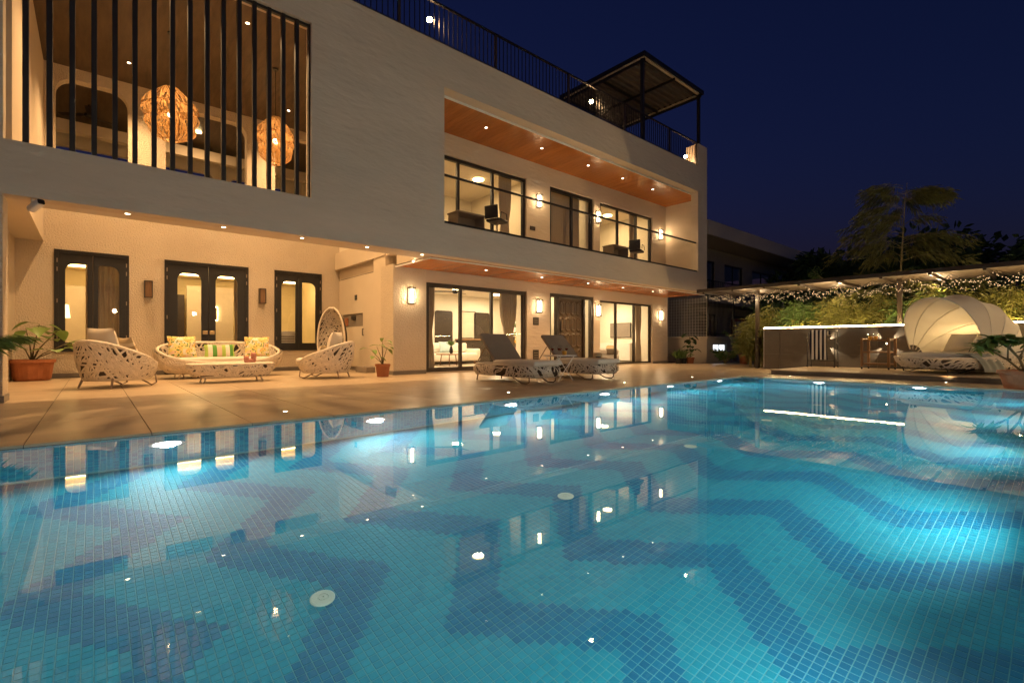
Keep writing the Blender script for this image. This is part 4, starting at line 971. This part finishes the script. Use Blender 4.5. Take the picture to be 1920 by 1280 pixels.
# ------------------------------------------------------------------ potted plants
def pot(t, r, h, m=None, bowl=False):
    pr = [(r*.74, 0), (r*.90, h*.75), (r*.93, h*.82), (r, h*.82), (r, h), (r*.93, h), (r*.91, h*.88)] if not bowl else [(r*.72, 0), (r*.80, h*.1), (r*.92, h*.84), (r*1.0, h*.86), (r*1.0, h), (r*.94, h), (r*.92, h*.88)]
    MB().lathe(pr, 26, cap=False).lathe([(r*.74, .001), (.001, .001)], 26, cap=False).build('pot', m or M['terracotta'], t)
    MB().lathe([(r*.92, h*.88), (.001, h*.92)], 20, cap=False).build('soil', M['soil'], t)
def big_leaf(mb, p, d, ln, wd, cup=.25, heart=False):
    p = Vector(p); d = Vector(d).normalized(); s = d.cross(Vector((0, 0, 1)));  s = s.normalized() if s.length > .1 else Vector((1, 0, 0)); n = s.cross(d)
    vs = []; fs = []; N = 7
    for i in range(N+1):
        f = i/N; w = wd*math.sin(math.pi*min(1, f**.75*.97+.03))**.8; c = p + d*ln*f - Vector((0, 0, 1))*ln*.35*f*f
        vs += [c + s*w + n*w*cup, c, c - s*w + n*w*cup]
    for i in range(N):
        for j in range(2): fs.append((i*3+j, i*3+j+1, i*3+j+4, i*3+j+3))
    mb.add(vs, fs)
def leafy(t, base_z, stems, m, seed, ln=.2, wd=.07, r=.01, spread=.3, per=4, sm=None):
    rd = random.Random(seed); st_ = MB()
    for (dx, dy, h) in stems:
        pth = [(0, 0, base_z), (dx*.3, dy*.3, base_z+h*.45), (dx*.75, dy*.75, base_z+h*.8), (dx, dy, base_z+h)]; st_.tube(pth, [r*1.4, r, r*.8, r*.5], 6)
        for k in range(per):
            f = 1-.5*k/max(1, per); p = Vector(pth[2]).lerp(Vector(pth[3]), max(0, f*2-1)) if f > .5 else Vector(pth[2]); a = rd.random()*6.28
            lf = MB(); tip = p + Vector((math.cos(a), math.sin(a), .25))*ln*.5
            lf.tube([p, tip], r*.35, 4); big_leaf(lf, tip, (math.cos(a), math.sin(a), rd.uniform(-.5, .25)), ln*rd.uniform(.75, 1.15), wd*rd.uniform(.8, 1.15)); lf.build('leaf', m, t, True, fix=False)
    st_.build('stems', sm or M['stem'], t, True)
t = thing('potted_plant', 'broad leaved plant in a wide terracotta bowl beside the left window', 'potted plant', (-.98, 14.25, 0)); pot(t, .37, .44, bowl=True)
leafy(t, .38, [(-.3, -.1, .55), (.12, -.15, .80), (.40, -.1, .68), (.55, -.05, .40), (-.1, .1, .72), (.25, .1, .5), (.38, -.3, .25)], M['leafbrightlit'], 5, .30, .11, .012, per=3)
t = thing('potted_plant', 'young tall plant in a square terracotta pot against the pier', 'potted plant', (5.12, 10.55, 0)); pot(t, .175, .30)
leafy(t, .26, [(-.15, 0, .45), (-.28, .05, .38), (.02, .05, .62), (.10, .0, .40), (-.05, -.05, .5), (-.22, -.05, .2)], M['leafbrightlit'], 6, .20, .055, .008, per=2)
t = thing('potted_plant', 'dark leaved plant in a terracotta pot by the planter wall', 'potted plant', (18.1, 10.0, 0)); pot(t, .17, .24)
leafy(t, .2, [(0, 0, .5), (.05, .02, .75), (-.05, 0, .95), (.06, -.04, .35)], M['leafdark'], 7, .26, .09, .010, per=5)
for i, (x, y, lb) in enumerate(((17.55, 10.2, 'small black pot of grassy leaves at the villa corner'), (17.85, 10.15, 'black pot of spiky leaves next to the terracotta pot'))):
    t = thing('potted_plant', lb, 'potted plant', (x, y, 0)); pot(t, .14, .2, M['black']); rd = random.Random(80+i); pts = [(rd.gauss(0, .05), rd.gauss(0, .05), .18) for _ in range(70)]
    stuff(leaves('foliage', t, M['leaf'], pts, [(rd.gauss(0, .5), rd.gauss(0, .5), 1.3) for _ in pts], .42, .022, 80+i, 0, .15))
for i, (x, y, pr_, h, lb) in enumerate(((19.3, 8.4, .2, 1.0, 'bushy plant in a terracotta pot left of the garden wall'), (18.8, 8.9, .0, .9, 'leafy garden plant beside the planter wall'), (18.4, 7.5, 0, 1.2, 'tall leafy garden plant at the end of the garden wall'), (20.4, 8.6, 0, 2.0, 'palm like plant in the dark corner left of the pergola'))):
    t = thing('garden_plant' if not pr_ else 'potted_plant', lb, 'plant', (x, y, 0 if pr_ else -.01))
    if pr_: pot(t, pr_, .38)
    rd = random.Random(90+i); st_ = MB(); pts = []; dirs = []
    for k in range(26):
        a = rd.random()*6.28; L_ = h*rd.uniform(.5, 1.0); b0 = .3 if pr_ else 0; ll = [Vector((math.cos(a)*L_*.55*f, math.sin(a)*L_*.55*f, b0+L_*(1.15*f-.45*f*f))) for f in (0, .3, .6, .85, 1)]
        st_.tube(ll, [.007, .006, .005, .003, .001], 4)
        for q in range(16):
            f = rd.uniform(.25, 1)*4; j = min(int(f), 3); pts.append(ll[j].lerp(ll[j+1], f-j)); sd_ = rd.choice((-1, 1)); dirs.append((math.cos(a)-sd_*math.sin(a), math.sin(a)+sd_*math.cos(a), .2))
    st_.build('stems', M['culm'], t); stuff(leaves('foliage', t, M['leaf'], pts, dirs, .20, .022, 90+i, .2, .3))
# palm at the left edge
t = thing('potted_palm', 'areca palm fronds reaching in at the left edge by the column', 'palm', (-1.42, 8.45, 0)); pot(t, .26, .36)
rd = random.Random(15); st_ = MB(); pts = []; dirs = []
for k in range(7):
    a = R(-10) + rd.gauss(0, .9); L_ = rd.uniform(.75, 1.0); ll = [Vector((math.cos(a)*L_*.75*f, math.sin(a)*L_*.75*f, .3+L_*(1.5*f-.75*f*f)*.8)) for f in [i/8 for i in range(9)]]
    st_.tube(ll, [.009*(1-.85*i/8) for i in range(9)], 5)
    for q in range(34):
        f = (.3+.7*q/34)*8; j = min(int(f), 7); pts.append(ll[j].lerp(ll[j+1], f-j)); sd_ = 1 if q % 2 else -1; dirs.append((math.cos(a)*.9-sd_*math.sin(a)*.8, math.sin(a)*.9+sd_*math.cos(a)*.8, -.05))
st_.build('stems', M['culm'], t); stuff(leaves('fronds', t, M['leafbrightlit'], pts, dirs, .26, .010, 15, .2, .08))
# frangipani at the right edge
t = thing('potted_frangipani', 'frangipani shrub in a terracotta pot at the right pool corner', 'potted plant', (11.98, .50, 0)); pot(t, .36, .31)
rd = random.Random(25); br = MB(); k_ = 0
def fork(p, d, L_, r, lv):
    q = Vector(p) + Vector(d).normalized()*L_; br.tube([p, q], [r, r*.75], 7)
    if lv == 0:
        for j in range(15):
            a = rd.random()*6.28; lf = MB(); big_leaf(lf, q - Vector((0, 0, .03*(j % 4))), (math.cos(a), math.sin(a), rd.uniform(-.2, 1.1)), rd.uniform(.15, .27), rd.uniform(.032, .050)); lf.build('leaf', M['leafbrightlit'], t, True, fix=False)
        return
    for j in range(3 if lv == 2 else rd.choice((2, 3))):
        a = rd.random()*6.28; fork(q, Vector(d).normalized() + Vector((math.cos(a)*.75, math.sin(a)*.75, .25)), L_*rd.uniform(.7, .95), r*.72, lv-1)
fork((0, 0, .26), (-.30, .30, 1), .28, .024, 2); fork((.02, 0, .26), (.25, -.25, 1), .28, .022, 2); fork((0, .02, .26), (-.1, .7, .8), .30, .020, 2)
br.build('branches', M['stem'], t, True)
# ------------------------------------------------------------------ platform furniture
tr_ = thing('towel_rack', 'black metal towel rack on castors against the garden wall', 'rack', (15.45, 4.56, .12))
for sx in (-.16, .16):
    for sy in (-.33, .33):
        MB().tube([(sx, sy, .05), (sx*.55, sy, 1.02)], .011, 6).build('leg', M['black'], tr_)
        MB().lathe([(.006, -.016), (.028, -.016), (.03, -.01), (.03, .01), (.028, .016), (.006, .016)], 12).build('castor', M['black'], tr_, rot=(R(90), 0, 0), loc=(sx, sy, .032))
for z, sx in ((1.02, .088), (1.02, -.088), (.55, .12), (.18, .15), (.18, -.15)): MB().tube([(sx, -.33, z), (sx, .33, z)], .009, 6).build('rail', M['black'], tr_)
for sy in (-.33, .33): MB().tube([(-.155, sy, .18), (.155, sy, .18)], .009, 6).build('rail', M['black'], tr_); MB().tube([(-.09, sy, 1.02), (.09, sy, 1.02)], .009, 6).build('rail', M['black'], tr_)
def towel(u, v):
    y = -.17+.42*u + .04*math.sin(v*3); s = v*1.35
    fold = .014*math.sin(u*19+v*2)
    if s < .12: return (-.10-.0+fold*0, y, 1.03-.35*(1-s/.12)*.0 - (0.12-s))
    if s < .32: return (-.10+(s-.12), y, 1.04+.006*math.sin(u*9))
    return (.105+fold*min(1, (s-.32)*3), y, 1.035-(s-.32)*.80)
def towel_front(u, v):
    x, y, z = towel(u, v); return (-x, y, z)
tw = thing('striped_towel', 'navy and white striped towel hanging over the rack', 'towel', (15.45, 4.56, .12))
mb = MB().grid(towel_front, 30, 26); o = mb.build('cloth', M['navystripe'], tw, True, fix=False); o.modifiers.new('thickness', 'SOLIDIFY').thickness = .006
bc = thing('bar_cart', 'small teak bar cart on castors beside the daybed', 'cart', (15.15, 3.22, .12), R(-8))
for sx in (-.20, .20):
    for sy in (-.29, .29):
        MB().bbox(sx-.026, sx+.026, sy-.026, sy+.026, .07, .80, .004, 1).build('leg', M['teak'], bc)
        MB().lathe([(.006, -.014), (.03, -.014), (.033, 0), (.03, .014), (.006, .014)], 12).build('castor', M['black'], bc, rot=(R(90), 0, 0), loc=(sx, sy, .035))
for z in (.12, .42, .72): MB().bbox(-.185, .185, -.27, .27, z, z+.04, .004, 1).build('shelf', M['teak'], bc)
for sy in (-.29, .29): MB().bbox(-.18, .18, sy-.012, sy+.012, .76, .79, .004, 1).build('rail', M['teak'], bc)
for i, (y, x, lb) in enumerate(((3.36, 15.02, 'left glass mug of orange juice on the bar cart'), (3.26, 15.06, 'right glass mug of orange juice on the bar cart'))):
    t = thing('juice_mug', lb, 'mug', (x, y, .862), 0, 'juice mugs on the bar cart')
    MB().lathe([(.045, 0), (.048, .01), (.048, .17), (.044, .17)], 16, cap=False).build('glass', M['clear'], t, True); MB().lathe([(.043, .004), (.044, .10)], 16).build('juice', M['juice'], t, True)
    MB().tube([(0, .046, .14), (0, .085, .13), (0, .09, .08), (0, .046, .05)], .007, 6).build('handle', M['clear'], t, True)
# daybed with folding canopy
db = thing('canopy_daybed', 'large oval woven daybed with cream folding canopy on the platform', 'daybed', (14.72, 1.66, .12), math.atan2(.61, -.79))
def SD(u, v):
    ph = 2*math.pi*u; back = ((1-math.cos(ph))/2); h = .34+.32*max(0, back-.35)**1.2*1.6; k = .86+.14*math.sin(min(1, v+.15)*1.57)+.08*v*back
    return Vector((1.12*sgnpow(math.cos(ph), .8)*k, .93*sgnpow(math.sin(ph), .8)*k, .13+(h-.13)*v))
MB().grid(lambda u, v: SD(u, v)*.975+Vector((0, 0, .004)), 48, 5, True).build('gap_shade', M['gap_shade'], db, True)
w_ = MB(); weave(w_, SD, 190, .036, .6, .006, 8, 91); stuff(w_.build('woven_shell', M['rattan'], db, fix=False))
MB().tube([SD(i/60, 1) for i in range(60)], .03, 8, True).build('rim', M['rattan'], db, True)
disc_cushion(MB(), .98, .82, .31, .45, .06, .8, 48).build('mattress', M['cushion'], db, True)
MB().grid(lambda u, v: (.95*v*math.cos(2*math.pi*u), .8*v*math.sin(2*math.pi*u), .14), 40, 2, True).build('bottom', M['gap_shade'], db)
for sy in (-1, 1):
    MB().tube([(.10, sy*.62, .15), (.62, sy*.58, .012), (.80, sy*.55, .03), (.84, sy*.54, .16)], .015, 8).build('leg', M['black'], db, True)
    MB().tube([(-.10, sy*.62, .15), (-.55, sy*.58, .012), (-.72, sy*.55, .03), (-.76, sy*.54, .16)], .015, 8).build('leg', M['black'], db, True)
CW, CR = .90, 1.42
def hood(th, ph, k=1.0):
    s = abs(math.sin(ph))**.62
    return Vector((.26 + CR*k*s*math.cos(th)*1.0, CW*math.cos(ph)*(1+.06*math.sin(ph)), .36 + CR*.98*k*s*math.sin(th)))
th0, th1, nr = R(72), R(168), 4
def fabric(u, v):
    th = th0+(th1-th0)*u; q = (u*nr) % 1.0; return hood(th, R(4)+R(172)*v, 1-.05*math.sin(math.pi*q)*(.25+.75*math.sin(math.pi*v)))
cn = MB().grid(fabric, 40, 36).build('canopy', M['canvas'], db, True, fix=False)
for k in range(nr+1):
    th = th0+(th1-th0)*k/nr; MB().tube([hood(th, R(2)+R(176)*j/30, .995) for j in range(31)], .009 if 0 < k < nr else .014, 6).build('rib', M['canvas'], cn, True)
pillow(MB(), .62, .50, .22, TR((-.42, .25, .66), -28, 0, 90)).build('back_cushion', M['cushion'], db, True)
pillow(MB(), .62, .50, .22, TR((-.42, -.38, .66), -28, 0, 90)).build('back_cushion', M['cushion'], db, True)
M['throw'] = mat('throw_blanket', (.30, .31, .27), .95, bump=.3, bscale=120)
tb = thing('throw_blanket', 'grey green throw blanket trailing over the daybed edge', 'blanket', db.location, db.rotation_euler[2])
def thr(u, v):
    y = .05+.55*u; s = v*1.5; y2 = -(y)
    if s < .75: return (.05+.55*u+.12*math.sin(v*5), .10+s*.98, .447+.010*math.sin(u*15+v*7))
    q = s-.75; return (.15+.45*u+.12*math.sin(v*5)-q*.1, .86+.10*min(1, q*5)+.015*math.sin(u*18), .44-q*.50)
mb = MB().grid(thr, 24, 26); o = mb.build('cloth', M['throw'], tb, True, fix=False); o.modifiers.new('thickness', 'SOLIDIFY').thickness = .008

# ------------------------------------------------------------------ pendants over the terrace
M['shade'] = mat('rattan_shade', (.46, .27, .10), .7, var=.35, vscale=20, trans=.40)
for x, lb, w in ((1.19, 'large layered rattan pendant lantern behind the slats, left one', .88), (3.17, 'layered rattan pendant lantern behind the slats, right one', .74)):
    t = thing('pendant_lantern', lb, 'pendant lamp', (x, 12.0, 5.43), 0, 'rattan pendants in the upper terrace')
    for nm, z0, z1, r0, r1, r2 in (('upper_shade', .55, .12, .14, .34, .52), ('middle_shade', .22, -.14, .30, .50, .46), ('lower_shade', -.06, -.52, .40, .52, .16)):
        def SH(u, v, z0=z0, z1=z1, r0=r0, r1=r1, r2=r2):
            r = ((1-v)**2*r0 + 2*v*(1-v)*r1*1.25 + v*v*r2)*w*(1+.13*math.sin(2*math.pi*u*6+z0*3)*math.sin(v*2.6)); return Vector((r*math.cos(2*math.pi*u), r*math.sin(2*math.pi*u), z0+(z1-z0)*v))
        w_ = MB(); weave(w_, SH, 130, .020, .40, .002, 7, 7, angs=(80, -80, 70, -70, 90)); stuff(w_.build(nm, M['shade'], t, fix=False))
        MB().tube([SH(i/48, 1) for i in range(48)], .008, 5, True).build('ring', M['shade'], t)
    MB().tube([(0, 0, .5), (0, 0, 1.66)], .006, 6).build('cord', M['black'], t); MB().lathe([(.06, 1.64), (.06, 1.668)], 14).build('ceiling_rose', M['black'], t)
    MB().lathe([(.001, -.06)] + [(.06*math.cos(R(a)), .06*math.sin(R(a))) for a in range(-75, 76, 15)] + [(.001, .06)], 14, cap=False).build('bulb', M['pendbulb'], t, True)
    lamp('pendant_light', 'POINT', (0, 0, -.1), 5, WARM, t, .06)

# ------------------------------------------------------------------ rooms: furniture and curtains
def curtain(x0, x1, y, z0, z1, label, tie=0.0, seed=1):
    t = thing('curtain', label, 'curtain', ((x0+x1)/2, y, z0)); w = x1-x0; h = z1-z0; n = max(5, int(w/.09))
    def S(u, v):
        pin = 1 - tie*math.exp(-((v-.42)/.16)**2); return ((u-.5)*w*pin, .045*math.sin(u*n*2*math.pi+seed)*(.6+.4*v), v*h)
    o = MB().grid(S, n*8, 14).build('drape', M['curtain'], t, True, fix=False); o.modifiers.new('thickness', 'SOLIDIFY').thickness = .004
    MB().tube([(-w/2-.05, 0, h+.01), (w/2+.05, 0, h+.01)], .012, 6).build('rod', M['black'], t)
curtain(6.62, 7.0, 11.3, .03, 2.5, 'beige curtain at the left side of the living room glazing', .45, 1)
curtain(9.3, 9.98, 11.3, .03, 2.5, 'beige tied curtain at the right side of the living room glazing', .5, 2)
curtain(16.2, 16.65, 11.3, .03, 2.5, 'pale curtain at the right side of the ground floor bedroom', .35, 3)
curtain(9.25, 9.75, 11.35, 3.32, 5.95, 'beige tied curtain in the wide balcony window', .35, 4)
curtain(13.62, 14.1, 11.35, 3.32, 5.95, 'beige tied curtain at left of the right balcony window', .55, 5)
curtain(15.9, 16.35, 11.35, 3.32, 5.95, 'beige curtain at right of the right balcony window', .3, 6)
curtain(11.15, 13.1, 11.5, 3.32, 5.95, 'drawn beige curtain behind the middle balcony door', .0, 7)
curtain(.05, .55, 15.5, .05, 2.9, 'yellowish curtain behind the left terrace window', .2, 8)
# living room
ls = thing('indoor_sofa', 'cream sofa with cushions inside the living room', 'sofa', (9.7, 15.25, .02))
MB().bbox(-1.4, 1.4, -.45, .45, .12, .42, .06, 3).build('base', M['cushion'], ls, True); MB().bbox(-1.4, 1.4, .28, .5, .42, .80, .06, 3).build('backrest', M['cushion'], ls, True)
for sx in (-1, 1): MB().bbox(sx*1.42-.1, sx*1.42+.1, -.45, .5, .12, .58, .06, 3).build('arm', M['cushion'], ls, True)
for sx in (-1.3, 1.3): MB().box(sx-.03, sx+.03, -.38, -.32, 0, .12).build('leg', M['teak'], ls)
for i, (x, m, lb) in enumerate(((8.7, M['pink'], 'rose cushion on the indoor sofa'), (9.2, M['white'], 'white cushion on the indoor sofa'), (9.9, mat('blue_cushion', (.35, .45, .45), .9), 'pale blue cushion on the indoor sofa'))):
    cushion('cushion', lb, m, TR((x, 15.3, .66), -15), .46, .42, .16)
lt = thing('round_coffee_table', 'round wooden coffee table inside the living room', 'table', (9.3, 14.1, .02))
MB().lathe([(.42, .38), (.44, .39), (.44, .41), (.42, .42)], 26).build('top', M['teak'], lt)
for k in range(3): a = k*2.094; MB().tube([(.28*math.cos(a), .28*math.sin(a), .38), (.34*math.cos(a), .34*math.sin(a), 0)], .018, 6).build('leg', M['teak'], lt)
t = thing('glass_vase', 'dark vase with leaves on the indoor coffee table', 'vase', (9.4, 14.1, .44)); MB().lathe([(.05, 0), (.07, .08), (.06, .16), (.035, .22), (.04, .26)], 14).build('body', M['black'], t, True)
stuff(leaves('foliage', t, M['leaf'], [(0, 0, .26)]*40, [(random.gauss(0, .5), random.gauss(0, .5), 1) for _ in range(40)], .22, .03, 4, 0, .2))
bcn = thing('bar_counter', 'wooden counter at the back of the living room', 'counter', (12.0, 15.75, .02)); MB().bbox(-1.2, 1.2, -.2, .2, .9, .96, .01, 1).build('top', M['teak'], bcn); MB().box(-1.15, 1.15, -.15, .18, 0, .899).build('body', M['brownframe'], bcn)
for x, lb in ((10.3, 'dark arched doorway panel left at the back of the living room'), (12.15, 'dark doorway panel right at the back of the living room')):
    t = thing('inner_door', lb, 'door', (x, 15.99, .02)); MB().plate(rrect(-.4, .4, 0, 2.05, .1, .1), [], -.04, 0).build('leaf', M['brownframe'], t); MB().cbox((.3, -.06, 1.0), .03, .04, .12).build('handle', M['black'], t)
ptg = thing('painting', 'framed golden painting on the living room back wall', 'painting', (11.45, 15.99, 1.55)); frame_box(MB(), -.38, .38, -.55, .55, -.04, 0, .03).build('frame', M['brownframe'], ptg); MB().box(-.35, .35, -.025, -.015, -.52, .52).build('canvas', M['beigecush'], ptg)
def fan(x, y, z, label, r=.65):
    t = thing('ceiling_fan', label, 'fan', (x, y, z)); MB().tube([(0, 0, 0), (0, 0, -.22)], .015, 8).build('rod', M['black'], t); MB().lathe([(.03, -.22), (.09, -.24), (.10, -.30), (.05, -.34)], 16).build('motor', M['black'], t, True)
    for k in range(3): MB().box(.08, r, -.06, .06, -.285, -.275, TR((0, 0, 0), 8, 0, 25+k*120)).build('blade', M['black'], t)
fan(8.65, 12.75, 2.70, 'black three blade ceiling fan in the living room'); fan(-.1, 16.6, 6.94, 'dark ceiling fan beyond the left arch'); fan(4.4, 16.8, 3.24, 'dark ceiling fan behind the right terrace window', .5)
mur = thing('wall_mural', 'colourful botanical mural on the living room side wall', 'mural', (13.29, 15.1, 1.3))
MB().box(-.012, 0, -.8, .8, -1.0, 1.0).build('panel', M['white'], mur); rd = random.Random(33)
cl = [M['leaf'], M['juice'], mat('mural_red', (.62, .05, .08), .7), M['leafy'], M['black']]
for k in range(34):
    f = MB(); yy, zz, a, s_ = rd.uniform(-.7, .7), rd.uniform(-.9, .9), rd.uniform(0, 3.14), rd.uniform(.10, .24)
    f.add([(-.0135-.0002*k, yy+math.cos(a)*s_*math.cos(q)-math.sin(a)*s_*.4*math.sin(q), zz+math.sin(a)*s_*math.cos(q)+math.cos(a)*s_*.4*math.sin(q)) for q in [i*math.pi/6 for i in range(12)]], [tuple(range(12))]); f.build('painted_leaf', cl[k % 5], mur, fix=False)
# ground floor bedroom
tv = thing('television', 'dark wall mounted television in the ground floor bedroom', 'television', (17.59, 13.0, 1.38)); MB().bbox(-.05, 0, -.55, .55, -.32, .32, .008, 1).build('body', M['black'], tv); MB().box(-.053, -.0505, -.53, .53, -.30, .30).build('screen', M['greyshaded'], tv)
bd = thing('bed', 'white bed with grey throw in the ground floor bedroom', 'bed', (14.5, 12.4, .02)); MB().bbox(-.9, .9, -.95, .95, .12, .34, .03, 2).build('base', M['white'], bd, True); MB().bbox(-.9, .9, -.95, .95, .345, .56, .07, 3).build('mattress', M['white'], bd, True); MB().bbox(.1, .7, -.97, .97, .35, .58, .07, 3).build('throw', M['greyshaded'], bd, True)
cb = thing('cabinet', 'white cabinet with arched cane door under the television', 'cabinet', (17.36, 13.0, .02)); MB().bbox(-.22, .22, -.8, .8, .05, .8, .01, 1).build('body', M['white'], cb); MB().plate(rrect(.0, .45, .12, .7, .12, .12), [], -.235, -.222, 'yz').build('door', M['straw'], cb)
# bar tables and stools on the balcony
for x, nm in ((8.2, 'left'), (14.6, 'right')):
    d = thing('bar_table', 'dark high table on the balcony beside the %s stool' % nm, 'table', (x-.75, 10.45, 3.30)); MB().bbox(-.45, .45, -.25, .25, .84, .88, .006, 1).build('top', M['greyshaded'], d); MB().box(-.43, -.40, -.22, .22, 0, .84).build('side_panel', M['greyshaded'], d); MB().box(.40, .43, -.22, .22, 0, .84).build('side_panel', M['greyshaded'], d); MB().box(-.40, .40, .18, .21, .1, .84).build('back_panel', M['greyshaded'], d)
    c = thing('bar_stool', 'black bar stool on the balcony behind the glass, %s one' % nm, 'stool', (x, 10.1, 3.30), R(20), 'bar stools on the balcony')
    MB().bbox(-.24, .24, -.21, .21, .72, .80, .035, 3).build('seat', M['black'], c, True); MB().bbox(-.25, -.20, -.20, .20, .80, 1.14, .02, 2, TR((0, 0, 0), 0, -4, 0)).build('backrest', M['black'], c, True); MB().tube([(0, 0, .02), (0, 0, .72)], .022, 8).build('column', M['steel'], c); MB().lathe([(.2, 0), (.2, .012), (.03, .03)], 18).build('base', M['steel'], c)
    for sy in (-.23, .23): MB().tube([(-.2, sy, .80), (-.17, sy, .95), (.10, sy, .95), (.14, sy, .80)], .012, 6).build('armrest', M['black'], c)
# room behind the terrace windows
fl = thing('floor_lamp', 'lit floor lamp with drum shade behind the left terrace window', 'lamp', (-.65, 16.6, .01)); MB().lathe([(.14, 0), (.14, .02), (.012, .03), (.012, 1.45)], 14).build('stand', M['steel'], fl); MB().lathe([(.2, 1.42), (.17, 1.75)], 20, cap=False).build('shade', emit('shade_glow', (1, .62, .22), 1.6), fl)
wd_ = thing('wardrobe', 'tall pale wardrobe behind the terrace windows', 'wardrobe', (.2, 18.65, .01)); MB().bbox(-1.0, 1.0, -.3, .3, 0, 2.4, .01, 1).build('body', M['beigecush'], wd_)
for x in (-.5, .5): MB().bbox(x-.48, x+.48, -.325, -.302, .08, 2.34, .006, 1).build('door', M['beigecush'], wd_)
ck = thing('dining_table', 'reddish wooden table just behind the double door glass', 'table', (2.3, 16.0, .01)); MB().bbox(-.9, .9, -.35, .35, .70, .74, .006, 1).build('top', M['terracotta'], ck)
for sx in (-.8, .8):
    for sy in (-.28, .28): MB().box(sx-.03, sx+.03, sy-.03, sy+.03, 0, .70).build('leg', M['teak'], ck)

curtain(-.15, .15, 15.45, .05, 2.95, 'grey beige curtain behind the middle of the left terrace window', .0, 9)
curtain(.42, .85, 16.2, .05, 2.95, 'dark beige curtain deeper behind the left terrace window', .0, 10)
curtain(1.2, 1.75, 17.6, .05, 2.8, 'grey curtain deep behind the double door', .0, 11)
curtain(3.0, 3.4, 15.5, .05, 2.9, 'cream curtain at the right side of the double door', .1, 12)
curtain(4.0, 4.3, 17.2, .05, 2.8, 'grey curtain deep behind the right terrace window', .0, 13)
scr = thing('room_divider', 'dark wooden partition deep behind the double door', 'partition', (1.9, 18.2, .01)); MB().bbox(-1.4, .25, -.05, .05, 0, 2.3, .01, 1).build('panel', M['brownframe'], scr); MB().bbox(.3, 1.6, -.05, .05, 0, 2.6, .01, 1).build('panel', M['beigecush'], scr)
t = thing('room_sconce', 'lit wooden box sconce on the partition behind the double door', 'wall lamp', (2.95, 18.14, 1.75)); MB().bbox(-.07, .07, -.07, -.03, -.2, .2, .006, 1).build('panel', M['teak'], t); MB().box(-.09, .09, -.028, -.02, -.22, .22).build('glow', M['cove'], t)
ac = thing('air_cooler', 'white upright air cooler behind the right terrace window', 'air cooler', (4.45, 15.75, .01)); MB().bbox(-.25, .25, -.18, .18, .02, 1.15, .04, 3).build('body', M['white'], ac, True)
for k in range(6): MB().box(-.2, .2, -.188, -.181, .62+k*.07, .65+k*.07).build('louvre', M['greyshaded'], ac)
# ------------------------------------------------------------------ faint cloudiness in the pool water
hz = bpy.data.materials.new('pool_water_body'); hz.use_nodes = True; nt = hz.node_tree
nt.nodes.remove(nt.nodes['Principled BSDF']); vp = nt.nodes.new('ShaderNodeVolumePrincipled')
vp.inputs['Color'].default_value = (.55, .85, 1, 1); vp.inputs['Density'].default_value = .024; vp.inputs['Anisotropy'].default_value = .35
nt.links.new(vp.outputs[0], nt.nodes['Material Output'].inputs['Volume'])
wb = MB().box(PX0+.01, PX1-.012, PY0+.012, PY1-.012, FZ+.01, WZ-.004).build('water_body', hz, water); wb['kind'] = 'stuff'
